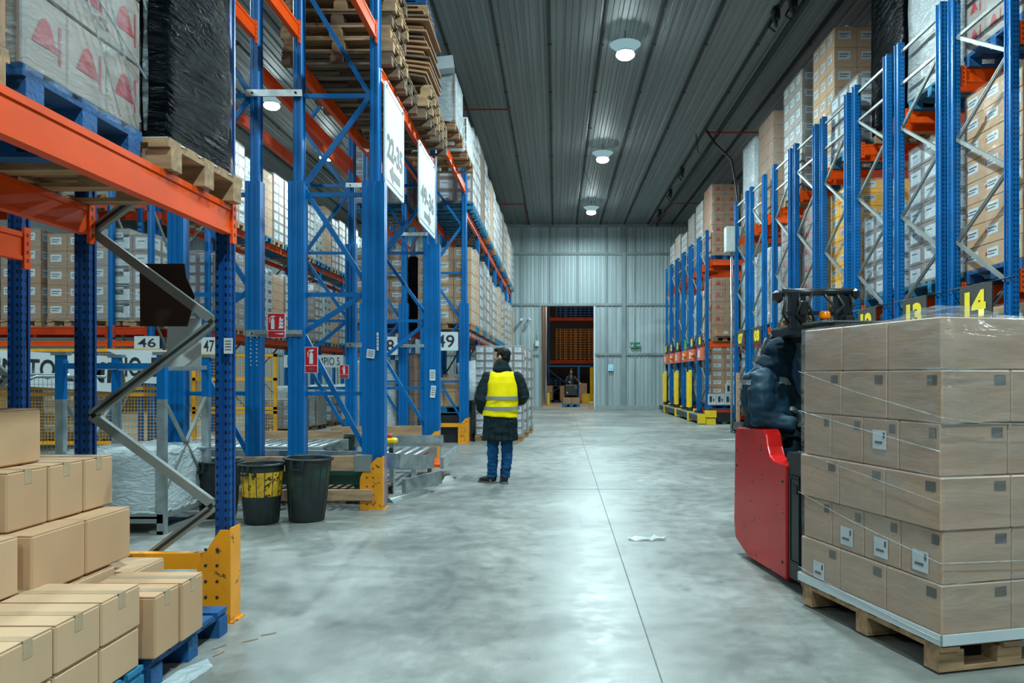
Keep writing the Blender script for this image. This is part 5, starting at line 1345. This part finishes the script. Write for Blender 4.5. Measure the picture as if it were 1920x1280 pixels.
# ------------------------------------------------------------------ people
def head(b, c, yaw, pitch=0, k=1.):
    R = Matrix.Rotation(yaw, 3, 'Z') @ Matrix.Rotation(pitch, 3, 'X'); c = Vector(c)
    def e(p, r): b.ell(c + R @ (Vector(p) * k), [q * k for q in r], 'skin', 14, 10, R)
    e((0, -.012, .025), (.074, .094, .092)); e((0, .025, -.035), (.058, .062, .075)); e((0, .062, -.085), (.03, .026, .024))
    e((0, .078, .035), (.05, .016, .016)); e((0, .082, -.052), (.024, .013, .013))
    for s in (-1, 1): e((s * .038, .058, -.015), (.022, .024, .024)); e((s * .076, -.005, -.005), (.010, .020, .032))
    b.tube([c + R @ (Vector(p) * k) for p in ((0, .082, .028), (0, .100, .0), (0, .108, -.018), (0, .088, -.026))], [.010 * k, .013 * k, .017 * k, .012 * k], 'skin', 8)
    return R
def eyes(parent, c, R, k=1.):
    for s in (-1, 1): MB().ell(Vector(c) + R @ (Vector((s * .031, .084, .016)) * k), (.012 * k,) * 3, 'white', 10, 8).build('eye', parent)
def hand(b, c, R, m, k=1., curl=.5):
    """palm with four curled fingers and a thumb; +Y of R runs along the fingers, +Z is the back of the hand"""
    c = Vector(c)
    def T(p): return c + R @ (Vector(p) * k)
    b.tube([T((0, -.02, 0)), T((0, .02, 0)), T((0, .06, 0)), T((0, .085, -.003))], [(.028 * k, .018 * k), (.038 * k, .017 * k), (.041 * k, .015 * k), (.038 * k, .012 * k)], m, 10, up=R @ Vector((0, 0, 1)))
    for i, (x, L) in enumerate(((-.030, .068), (-.010, .078), (.010, .073), (.030, .056))):
        a = 0; p = Vector((x, .08, -.002)); pts = [T(p - Vector((0, .02, 0)))]; 
        for q, f in enumerate((.42, .33, .25)):
            a += curl * (.9 + .15 * i); p = p + Vector((0, math.cos(a), -math.sin(a))) * L * f; pts.append(T(p))
        b.tube(pts, [.0095 * k, .0095 * k, .0085 * k, .007 * k], m, 8)
    b.tube([T((-.030, .01, -.004)), T((-.052, .035, -.014)), T((-.058, .062, -.026)), T((-.050, .083, -.036))], [.014 * k, .012 * k, .011 * k, .008 * k], m, 8)

# --- standing man ------------------------------------------------------
MX, MY = -.705, 10.2
man = thing('person', 'person in a yellow safety vest, long dark coat and jeans standing in the aisle', 'person', (MX, MY, 0))
LA = [(-.185, 0, 1.40), (-.245, -.02, 1.26), (-.275, -.05, 1.10), (-.27, .02, .99), (-.21, .12, .92)]
RA = [(.185, 0, 1.40), (.245, -.01, 1.28), (.285, -.03, 1.15), (.25, .10, 1.08), (.14, .19, 1.07)]
LL = [(-.115, .0, .88), (-.125, .01, .5), (-.135, .0, .10)]; RL = [(.065, .0, .88), (.06, .01, .5), (.035, -.01, .10)]
b = MB()
for Lg in (LL, RL): b.tube([Lg[0], (Vector(Lg[0]) + Vector(Lg[1])) / 2, Lg[1], (Lg[1][0], Lg[1][1] - .02, .36), Lg[2], (Lg[2][0], 0, .03)], [.085, .075, .055, .056, .038, .04], 'skin', 12)
b.ell((-.03, 0, .90), (.155, .11, .12), 'skin'); b.tube([(-.03, 0, .88), (-.02, 0, 1.08), (0, 0, 1.3), (0, 0, 1.43), (0, -.0, 1.49)], [(.15, .10), (.135, .09), (.16, .1), (.15, .085), (.06, .06)], 'skin', 16, up=(0, 1, 0))
for A in (LA, RA): b.tube(A, [.055, .046, .042, .038, .028], 'skin', 10)
b.tube([(0, 0, 1.44), (-.005, .005, 1.56)], [.055, .052], 'skin', 12)
for (x, y, s) in ((-.15, .0, -1), (.03, -.0, 1)): b.ell((x, y + .06, .04), (.035, .11, .03), 'skin')
HC = (-.01, .01, 1.655); R = head(b, HC, 1.25, 0.02, 1.06)
RHL = Matrix.Rotation(-.9, 3, 'Z') @ Matrix.Rotation(-.5, 3, 'X'); hand(b, (-.20, .13, .91), RHL, 'skin'); hand(b, (.12, .20, 1.07), Matrix.Rotation(1.3, 3, 'Z'), 'skin')
body = blob(b, 'body', man, .0075, 'skin', 2); eyes(man, HC, R)
# coat
b = MB()
b.tube([(-.03, 0, .56), (-.03, 0, .70), (-.02, 0, .88), (-.01, 0, 1.02), (0, 0, 1.20), (0, 0, 1.34), (0, 0, 1.43), (0, 0, 1.50)], [(.238, .165), (.232, .165), (.222, .16), (.205, .15), (.205, .145), (.215, .14), (.185, .12), (.085, .085)], 'coat', 24, up=(0, 1, 0))
for A, rd in ((LA, [.085, .084, .085, .078, .058]), (RA, [.085, .082, .082, .072, .055])): b.tube(A, rd, 'coat', 14)
b.ell((-.19, 0, 1.40), (.08, .085, .07), 'coat'); b.ell((.19, 0, 1.40), (.08, .085, .07), 'coat')
coat = blob(b, 'coat', man, .011, 'coat', 4, .010, 9, (1, 1, 1.6))
b = MB()
for (x) in (-.17, -.08, .01, .10): b.tube([(x, -.162, .58), (x, -.160, .72), (x, -.155, .86)], .004, 'coat', 6)
b.build('coat_seams', coat)
b = MB(); b.tube([(0, -.02, 1.44), (-.005, -.035, 1.50), (-.01, -.02, 1.56), (-.01, .0, 1.60)], [(.125, .105), (.118, .105), (.098, .095), (.085, .085)], 'coat', 18, up=(0, 1, 0)); b.ell((-.0, -.075, 1.50), (.10, .06, .055), 'coat')
blob(b, 'hood', man, .009, 'coat', 4, .012, 11, seed=3)
# vest
b = MB(); prof = [(.875, .236, .188, -.03), (.95, .230, .186, -.025), (1.05, .224, .182, -.01), (1.2, .220, .180, 0), (1.32, .214, .176, 0), (1.40, .190, .160, 0), (1.455, .160, .135, 0), (1.475, .13, .11, 0)]
b.tube([(c, 0, z) for z, rx_, ry, c in prof], [(rx_, ry) for z, rx_, ry, c in prof], 'vest', 28, up=(0, 1, 0))
vest = blob(b, 'safety_vest', man, .010, 'vest', 2, .010, 7, (1, 1, .5), 5)
for z in (1.119, .985):
    k = (z - .95) / .25; rx_ = .2265 - .006 * k; ry = .184 - .004 * k; pts = []
    b = MB(); vs = []
    for i in range(40):
        a = 2 * PI * i / 40
        for dz_ in (-.023, .023): vs.append((-.012 + math.cos(a) * (rx_ + .012), math.sin(a) * (ry + .012), z + dz_))
    b.add(vs, [(2 * i, 2 * ((i + 1) % 40), 2 * ((i + 1) % 40) + 1, 2 * i + 1) for i in range(40)], 'reflect', True); b.build('reflective_band', vest)
b = MB()
for Lg in (LL, RL): b.tube([(Lg[0][0], 0, .86), (Lg[0][0], 0, .7), Lg[1], (Lg[1][0], -.01, .3), (Lg[2][0], Lg[2][1], .11), (Lg[2][0], Lg[2][1], .075)], [.105, .095, .078, .070, .066, .070], 'jeans', 16)
b.ell((-.03, 0, .86), (.165, .12, .1), 'jeans'); blob(b, 'jeans', man, .009, 'jeans', 3, .011, 12, (1, 1, 2.2), 2)
for (x, y, rz) in ((-.155, .01, 1.0), (.03, -.01, .25)):
    Rz = Matrix.Rotation(rz, 3, 'Z'); o = Vector((x, y, 0))
    b = MB(); b.tube([o + Rz @ Vector(p) for p in ((0, -.075, .055), (0, -.03, .062), (0, .05, .052), (0, .13, .04), (0, .18, .033))], [(.036, .04), (.043, .052), (.044, .042), (.042, .032), (.025, .022)], 'shoe', 14)
    b.tube([o + Rz @ Vector(p) for p in ((0, -.03, .05), (0, -.035, .105))], [.045, .046], 'shoe', 12)
    sh = blob(b, 'shoe', man, .007, 'shoe', 2)
    b = MB(); b.prism([tuple((o + Rz @ Vector((px, py, 0))).xy) for px, py in ((-.035, -.10), (.035, -.10), (.046, -.02), (.048, .10), (.03, .19), (-.03, .19), (-.048, .10), (-.046, -.02))], .001, .022, 'sole', 'z'); b.build('sole', sh)
b = MB(); Rh = R; C0 = Vector(HC)
def hp(p): return C0 + Rh @ Vector(p)
b.ell(hp((0, -.03, .052)), (.088, .096, .082), 'hair', rot=Rh); b.ell(hp((0, -.058, .005)), (.078, .062, .085), 'hair', rot=Rh); b.ell(hp((0, .045, .098)), (.066, .055, .035), 'hair', rot=Rh); b.ell(hp((.0, -.06, -.05)), (.06, .045, .04), 'hair', rot=Rh)
for s in (-1, 1): b.ell(hp((s * .072, .012, .035)), (.012, .028, .04), 'hair', rot=Rh)
hair = blob(b, 'hair', man, .006, 'hair', 1, .007, 30)
b = MB(); b.ell(hp((0, .055, -.088)), (.036, .036, .026), 'hair', rot=Rh); b.ell(hp((.045, .03, -.062)), (.02, .036, .03), 'hair', rot=Rh); b.ell(hp((-.045, .03, -.062)), (.02, .036, .03), 'hair', rot=Rh); blob(b, 'beard', man, .006, 'hair', 1, .003, 60)

# --- truck --------------------------------------------------------------
TO = (1.553, 5.2, 0); TR = math.atan2(.123, .98)
tk = thing('pallet_truck', 'red and black ride-on pallet truck carrying the big wrapped load', 'forklift', TO, TR)
b = MB()
pf = [(.0, .03), (.0, .79), (.02, .81), (.22, .815), (.29, .84), (.33, .90), (.36, .985), (.40, 1.02), (.93, 1.0), (.975, .96), (.99, .5), (1.0, .26), (.97, .12), (.70, .03)]
b.prism(pf, -.004, .12, 'red', 'x'); o = b.build('side_cowl', tk)
m_ = o.modifiers.new('bevel', 'BEVEL'); m_.width = .02; m_.segments = 3; m_.limit_method = 'ANGLE'
b = MB()
for (y, z) in ((.06, .69), (.06, .14), (.93, .7)): b.lathe([(.010, -.003), (.010, .003)], (-.006, y, z), 'ink', 10, tilt=Matrix.Rotation(PI / 2, 3, 'Y'))
b.build('bolt', o)
b = MB(); b.prism([(.42, .10), (.99, .10), (.97, .98), (.55, .98)], .12, .86, 'charcoal', 'x'); b.b2((.12, .0, .06), (.86, .5, .70), 'charcoal'); b.build('rear_body', tk)
b = MB(); b.prism([(.40, .06), (1.0, .2), (.985, .95), (.93, 1.0), (.42, 1.0)], .86, .98, 'red', 'x'); b.prism([(.80, .2), (1.0, .2), (.985, .9), (.80, .9)], .12, .86, 'red', 'x'); b.build('side_cowl', tk)
b = MB(); b.b2((.06, .05, .70), (.80, .45, .80), 'black'); b.cbox((.5, .30, .84), (.5, .42, .09), 'black', .03); b.build('seat', tk)
# battery cover beside the load
b = MB(); b.b2((.01, -.235, .06), (.88, -.01, .85), 'charcoal'); b.prism([(-.24, .83), (-.01, .83), (-.01, .88), (-.03, .90), (-.22, .90), (-.24, .88)], -.005, .88, 'charcoal', 'x'); bc = b.build('battery_cover', tk)
b = MB(); 
for a, c in (((-.19, .17), (-.05, .185)), ((-.19, .73), (-.05, .745)), ((-.19, .17), (-.178, .745)), ((-.062, .17), (-.05, .745))): b.b2((-.002, a[0], a[1]), (.012, c[0], c[1]), 'ink')
b.b2((.002, -.175, .19), (.012, -.065, .725), 'blackmetal'); b.b2((-.004, -.16, .63), (.01, -.10, .69), 'ink'); b.build('cover_door', bc)
b = MB()
for x in (.28, .62): b.lathe([(.09, -.04), (.09, .04)], (x, .15, .09), 'black', 18, tilt=Matrix.Rotation(PI / 2, 3, 'Y'))
for x in (.1, .8): b.lathe([(.075, -.04), (.075, .04)], (x, .8, .075), 'black', 18, tilt=Matrix.Rotation(PI / 2, 3, 'Y'))
b.build('wheel', tk)
for x in (.17, .55):
    MB().b2((x, -1.25, .045), (x + .13, -.2, .10), 'blackmetal').build('fork', tk)
# armrest and controls
b = MB(); b.cbox((.40, .02, .985), (.30, .14, .055), 'charcoal', .02); b.b2((.46, .02, .80), (.52, .06, .97), 'black'); b.build('armrest', tk)
b = MB(); b.b2((.52, -.02, .80), (.86, .12, 1.05), 'charcoal'); b.build('dashboard', tk); MB().ell((.42, -.03, 1.04), (.03, .03, .035), 'red').build('control_knob', tk)
b = MB(); b.b2((.34, -.005, .72), (.355, .01, .95), 'yellow'); b.b2((.34, -.005, .62), (.36, .01, .72), 'orange'); b.build('safety_strap', tk)
# overhead guard
b = MB(); b.prism([(-.12, 1.765), (.90, 1.765), (1.02, 1.74), (1.02, 1.71), (-.12, 1.72)], .28, .95, 'charcoal', 'x'); b.b2((.20, -.10, 1.762), (.92, .60, 1.775), 'galvd'); b.build('overhead_guard', tk)
for x, y in ((.25, .98), (.90, .98), (.90, -.08)):
    MB().tube([(x, y, .8), (x, y, 1.60), (x + .02, y - .02, 1.68), (x + .04, y - .05, 1.74)], .028, 'blackmetal', 8).build('guard_post', tk)
MB().b2((.27, -.085, .9), (.34, -.03, 1.72), 'black').build('guard_post', tk)
b = MB(); b.tube([(.24, .98, 1.35), (.24, .98, 1.60), (.26, .96, 1.69), (.32, .94, 1.71)], [(.02, .06)] * 4, 'charcoal', 8); b.build('rear_panel', tk)
b = MB(); b.b2((.44, .95, .90), (.88, .958, 1.68), 'glass'); g = b.build('windscreen', tk)
b = MB(); 
for a, c in (((.40, .88), (.91, .92)), ((.40, 1.67), (.91, 1.73)), ((.39, .88), (.455, 1.73)), ((.875, .88), (.91, 1.73))): b.b2((a[0], .935, a[1]), (c[0], .97, c[1]), 'black')
b.build('windscreen_frame', g)
MB().lathe([(.038, 0), (.040, .02), (.036, .05), (.025, .06)], (.36, .18, 1.80), 'amber', 16).build('beacon', tk); MB().lathe([(.045, 0), (.045, .035)], (.36, .18, 1.768), 'black', 14).build('beacon_base', tk)
# mast head
b = MB(); b.tube([(.06, .22, 1.99), (.60, .22, 2.0)], .028, 'blackmetal', 12); b.cbox((.03, .22, 1.96), (.06, .09, .09), 'blackmetal', .02); b.cbox((.60, .22, 1.985), (.05, .1, .08), 'blackmetal', .02); b.build('mast_crossbar', tk)
b = MB(); r = random.Random(4)
for x in (.12, .46): 
    b.b2((x, .19, 1.74), (x + .05, .26, 1.98), 'blackmetal'); b.b2((x + .08, .2, 1.76), (x + .11, .25, 1.97), 'black')
for k in range(6):
    x = .08 + .095 * k; b.tube([(x, .2, 1.98), (x + r.uniform(-.05, .05), .15, 1.90), (x + r.uniform(-.04, .04), .17, 1.84), (x + .02, .2, 1.775)], .011, 'cable', 6)
b.b2((.10, .2, 1.83), (.58, .24, 1.86), 'blackmetal'); b.cbox((.53, .17, 1.80), (.07, .07, .06), 'black', .01); b.cbox((.2, .18, 1.88), (.06, .06, .1), 'black', .01); b.build('mast_head', tk)
b = MB()
for x in (.16, .70): b.b2((x, -.16, .1), (x + .06, -.09 if False else -.1, 1.74), 'blackmetal')
b.build('mast_rail', tk)

# --- driver ---------------------------------------------------------------
dr = thing('person', 'person in a navy padded hooded jacket with grey reflective patches driving the truck', 'person', P(1440, 800, 6.0))
def D(px, py, Y): return P(px, py, Y) - dr.location
b = MB()
hipR, hipL = D(1458, 842, 5.86), D(1460, 842, 6.12); kR, kL = D(1530, 850, 5.72), D(1535, 850, 6.05)
for h_, k_ in ((hipR, kR), (hipL, kL)): b.tube([h_, (h_ + k_) / 2, k_, k_ + Vector((.06, 0, -.22)), k_ + Vector((.04, 0, -.42))], [.085, .08, .06, .055, .04], 'skin', 12); b.ell(k_ + Vector((.09, 0, -.44)), (.12, .045, .04), 'skin')
b.tube([D(1440, 848, 6), D(1438, 790, 6), D(1443, 730, 6), D(1448, 705, 6), D(1453, 690, 6)], [(.12, .08), (.11, .09), (.12, .12), (.10, .10), (.05, .05)], 'skin', 16, up=(1, 0, 0))
b.tube([D(1453, 700, 6), D(1459, 672, 6)], [.055, .052], 'skin', 10)
hc = D(1463, 667, 6.0); R = head(b, hc, -.85, -.12)
rS, rE, rH = D(1430, 712, 5.80), D(1432, 782, 5.74), D(1492, 800, 5.66)
lS, lE, lH = D(1462, 714, 6.18), D(1482, 748, 6.12), D(1487, 768, 5.85)
for A in ((rS, rE, rH), (lS, lE, lH)): b.tube(A, [.05, .045, .03], 'skin', 10)
body = blob(b, 'body', dr, .010, 'skin', 2); eyes(dr, hc, R)
b = MB()
b.tube([D(1462, 858, 6), D(1456, 830, 6), D(1446, 790, 6), D(1438, 745, 6), D(1440, 712, 6), D(1447, 694, 6), D(1452, 682, 6)], [(.17, .13), (.185, .15), (.195, .19), (.195, .205), (.17, .19), (.11, .13), (.09, .10)], 'jacket', 22, up=(1, 0, 0))
rM = (rS + rE) / 2; b.tube([rS, rM + Vector((-.02, -.02, 0)), rE, (rE + rH) / 2 + Vector((0, 0, -.02)), rH], [.095, .10, .10, .085, .06], 'jacket', 14)
b.tube([lS, (lS + lE) / 2, lE, (lE + lH) / 2 + Vector((.015, 0, .0)), lH + Vector((.01, .0, .02))], [.095, .09, .08, .065, .052], 'jacket', 14)
b.ell(rS, (.10, .09, .09), 'jacket'); b.ell(lS, (.09, .09, .09), 'jacket')
jk = blob(b, 'padded_jacket', dr, .010, 'jacket', 3, .018, 7.5, (1, 1, 1.7), 4)
b = MB(); b.tube([D(1446, 703, 6.0), D(1449, 688, 6.), D(1455, 677, 6.)], [(.13, .15), (.125, .14), (.105, .115)], 'jacketd', 18, up=(1, 0, 0)); b.box(D(1474, 689, 5.98), (.06, .16, .05), 'jacketd', (0, .5, 0)); blob(b, 'collar', jk, .010, 'jacketd', 3, .008, 9)
b = MB(); b.ell(hc + Vector((-.005, 0, .025)), (.118, .105, .122), 'jacketd'); b.ell(hc + Vector((-.015, 0, -.04)), (.108, .10, .10), 'jacketd'); b.ell(hc + Vector((.04, 0, .05)), (.085, .095, .085), 'jacketd'); blob(b, 'hood', dr, .009, 'jacketd', 4, .008, 14)
def patch(px, py, Y, w, h, tilt):
    b = MB(); c = D(px, py, Y); b.box((0, 0, 0), (w, .01, h), 'reflect', (0, tilt, 0)); b.build('reflective_patch', jk, c)
b = MB()
for i in range(2): pass
def band(p, q, r1, w, yaw=0):
    """short strip of reflective tape wrapped round part of the jacket"""
# tape strips follow the jacket surface: take jacket vertices inside a box and lift them outward
def tape(cond, off=.005, name='reflective_patch'):
    me = jk.data; keep = [p for p in me.polygons if cond(p.center)]
    vs = {}; verts = []; faces = []
    for p in keep:
        f = []
        for vi in p.vertices:
            if vi not in vs: v = me.vertices[vi]; vs[vi] = len(verts); verts.append(v.co + v.normal * off)
            f.append(vs[vi])
        faces.append(f)
    if not faces: return
    nb = MB(); nb.add(verts, faces, 'reflect', True); nb.build(name, jk)
def pxy(c): w_ = c + dr.location; return (CX + F * w_.x / w_.y, CY - F * (w_.z - H) / w_.y, w_.y)
def in_(x0, x1, y0, y1): return lambda c: (lambda q: x0 < q[0] < x1 and y0 + (q[0] - x0) * .15 < q[1] < y1 + (q[0] - x0) * .15 and q[2] < 5.98)(pxy(c))
tape(in_(1385, 1409, 709, 719)); tape(in_(1461, 1482, 707, 719))
b = MB(); 
for h_, k_ in ((hipR, kR), (hipL, kL)): b.tube([h_ + Vector((-.05, 0, .03)), (h_ + k_) / 2, k_, k_ + Vector((.07, 0, -.20)), k_ + Vector((.05, 0, -.36))], [.125, .115, .09, .08, .07], 'jacket', 14)
b.ell(D(1460, 848, 6), (.13, .20, .12), 'jacket'); blob(b, 'trousers', dr, .012, 'jacketd', 3, .02, 8)
for k_ in (kR, kL):
    b = MB(); b.ell(k_ + Vector((.10, 0, -.44)), (.14, .052, .05), 'shoe'); b.tube([k_ + Vector((.05, 0, -.44)), k_ + Vector((.06, 0, -.33))], [.055, .055], 'shoe', 10); blob(b, 'boot', dr, .01, 'shoe', 2)
b = MB(); hand(b, lH + Vector((.0, .0, -.0)), Matrix.Rotation(-.75, 3, 'Z') @ Matrix.Rotation(-.55, 3, 'X'), 'glove', 1.12, .35); blob(b, 'glove', dr, .005, 'glove', 1)
b = MB(); hand(b, rH + Vector((.02, 0, 0)), Matrix.Rotation(-1.35, 3, 'Z') @ Matrix.Rotation(-.15, 3, 'X'), 'black', 1.1, .5); blob(b, 'glove', dr, .006, 'black', 1)

# ------------------------------------------------------------------ room beyond the doorway
YD = 44.
t = thing('pallet_rack', 'dim orange-beamed rack seen through the doorway', 'pallet rack', (0, 46, 0))
def dr_(root):
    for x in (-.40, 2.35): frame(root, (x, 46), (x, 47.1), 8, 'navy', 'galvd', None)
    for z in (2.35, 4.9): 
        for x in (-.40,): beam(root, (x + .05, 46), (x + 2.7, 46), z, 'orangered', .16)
localized(t, dr_)
b_n = ['leftmost', 'second', 'third', 'rightmost']
def slim_pallet(w, m):
    def f():
        b = MB()
        for x in (-w / 2 + .02, 0, w / 2 - .02):
            for y in (-.5, 0, .5): b.b2((x - .02, y - .05, .015), (x + .02, y + .05, .13), m)
        for y in (-.5, -.25, 0, .25, .5): b.b2((-w / 2, y - .05, .13), (w / 2, y + .05, .144), m)
        for y in (-.5, 0, .5): b.b2((-w / 2, y - .05, 0), (w / 2, y + .05, .015), m)
        return b.mesh('pallet')
    return cached(('slim', w, m), f)
def pstack(loc, n, m, lab, w=1.0, grp='pallet stacks beyond the doorway'):
    t = thing('pallet_stack', lab, 'pallet stack', loc, 0, grp)
    me = slim_pallet(w, m)
    for k in range(n): put(me, 'pallet', t, (0, 0, k * .146))
for k, px in enumerate((1051, 1070, 1088, 1104)):
    c = P(px, 0, 46.5); pstack((c.x, 46.6, 2.36), 13, 'goldpallet', '%s golden pallet stack on the rack beyond the doorway' % b_n[k], .55)
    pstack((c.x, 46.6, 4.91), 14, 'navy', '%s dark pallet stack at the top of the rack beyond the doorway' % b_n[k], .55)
pstack((.0, 44.6, 0), 9, 'blueplt', 'blue pallet stack on the floor beyond the doorway', .6)
for px, w, lab in ((1037, .5, 'left'), (1050, .6, 'middle')):
    c = P(px, 735, 42); load('%s tan carton stack on the floor inside the doorway' % lab, (c.x, 42.4, 0), w + .25, .9, 'plain', (2, 2, 2), .75, None, 'tealplt', 'stacks beyond the doorway', detail=False)
c = P(1093, 730, 41); load('tan wrapped load right of the small black truck in the doorway', (c.x, 41.2, 0), .42, .8, 'plain', (1, 2, 3), .9, 'film', 'wood', 'stacks beyond the doorway', detail=False)
t = thing('guard_frame', 'blue steel guard frame across the room beyond the doorway', 'barrier', (P(1056, 0, 41).x, 41, 0))
for x in (-.95, .82): MB().b2((x - .06, -.05, 0), (x + .06, .05, 2.0), 'blue').build('post', t)
b = MB(); b.b2((-.95, -.04, 1.92), (2.4, .04, 2.0), 'blue'); b.build('top_rail', t)
MB().bar((-.9, 0, .35), (-.2, 0, .85), .04, .04, 'blue').build('brace', t); MB().bar((-.9, 0, 1.85), (.8, 0, .6), .03, .03, 'blue').build('brace', t)
tag(MB().cbox((P(1028, 0, 37.5).x, 38, .3), (.14, .14, .6), 'yellow', .03).build('bollard'), 'small yellow bollard just inside the doorway on the left', 'bollard')
t = thing('mast', 'yellow machine mast at the right side beyond the doorway', 'machine', (P(1109, 0, 41).x, 41, 0)); b = MB(); b.b2((-.08, -.1, 0), (.08, .1, 1.9), 'yellow'); b.b2((-.5, -.3, 0), (.1, .4, .5), 'yellow'); b.build('mast_frame', t)
# small truck with a driver
sx = P(1071, 0, 36.5).x
t = thing('small_truck', 'small black truck carrying two tan boxes in the doorway', 'forklift', (sx, 36.8, 0))
b = MB(); b.cbox((0, .0, .75), (.64, .8, .55), 'black', .05); b.b2((-.3, -.1, .1), (.3, .7, .5), 'black'); b.build('chassis', t)
b = MB(); b.b2((-.22, -.41, .62), (-.16, -.40, .68), 'galv'); b.b2((.18, -.41, .88), (.26, -.40, .91), 'galv'); b.build('lamp', t)
for x in (-.15, .15): b = MB(); b.lathe([(.12, -.04), (.12, .04)], (x, .5, .12), 'black', 14, tilt=Matrix.Rotation(PI / 2, 3, 'Y')); b.build('wheel', t)
for x in (-.2, .1): MB().b2((x, -1.0, .05), (x + .1, -.0, .09), 'blackmetal').build('fork', t)
t = pallet_thing(.8, .9, 'tealplt', 'blue pallet under the two boxes of the small truck', (sx - .02, 35.9, .0))
for k, s in enumerate((-1, 1)):
    t = thing('carton', ('left' if s < 0 else 'right') + ' tan box on the small truck in the doorway', 'carton', (sx - .02 + s * .195, 35.9, .146), 0, 'boxes on the small truck'); MB().cbox((0, 0, .14), (.38, .7, .28), 'card3', .01).build('carton_body', t)
pr = thing('person', 'distant dark-clothed person standing on the small truck in the doorway', 'person', (sx, 37.1, .55))
b = MB(); b.tube([(-.08, 0, .0), (-.08, 0, .4)], [.06, .08], 'skin', 10); b.tube([(.08, 0, .0), (.08, 0, .4)], [.06, .08], 'skin', 10); b.tube([(0, 0, .35), (0, 0, .8), (0, 0, .95)], [(.13, .1), (.15, .1), (.06, .06)], 'skin', 12, up=(0, 1, 0)); 
b.tube([(-.17, 0, .85), (-.24, -.05, .62), (-.08, -.3, .6)], [.05, .045, .03], 'skin', 8); b.tube([(.17, 0, .85), (.3, -.1, .66), (.42, -.32, .56)], [.05, .045, .03], 'skin', 8); head(b, (0.02, -.02, 1.1), PI - .3); hand(b, (-.07, -.31, .6), Matrix.Rotation(PI, 3, 'Z'), 'skin'); hand(b, (.43, -.34, .55), Matrix.Rotation(PI, 3, 'Z'), 'skin')
blob(b, 'body', pr, .012, 'skin', 2)
b = MB(); b.tube([(0, 0, .2), (0, 0, .4), (0, 0, .8), (0, 0, .98)], [(.19, .15), (.19, .15), (.2, .14), (.09, .09)], 'black', 14, up=(0, 1, 0)); b.tube([(-.17, 0, .85), (-.24, -.05, .62), (-.1, -.27, .6)], [.08, .07, .05], 'black', 8); b.tube([(.17, 0, .85), (.3, -.1, .66), (.4, -.29, .57)], [.08, .07, .05], 'black', 8); blob(b, 'jacket', pr, .014, 'black', 2)
b = MB(); b.tube([(-.08, 0, .0), (-.08, 0, .4)], [.09, .1], 'black', 10); b.tube([(.08, 0, .0), (.08, 0, .4)], [.09, .1], 'black', 10); blob(b, 'trousers', pr, .014, 'black', 1)
b = MB(); b.ell((.02, -.0, 1.14), (.10, .11, .10), 'hair'); blob(b, 'cap', pr, .012, 'hair', 1)
tag(MB().cbox((P(1110, 0, 34.4).x, 34.4, .15), (.28, .25, .3), 'woodplank', .01).build('timber_block'), 'small timber block on the floor at the right side of the doorway', 'block')
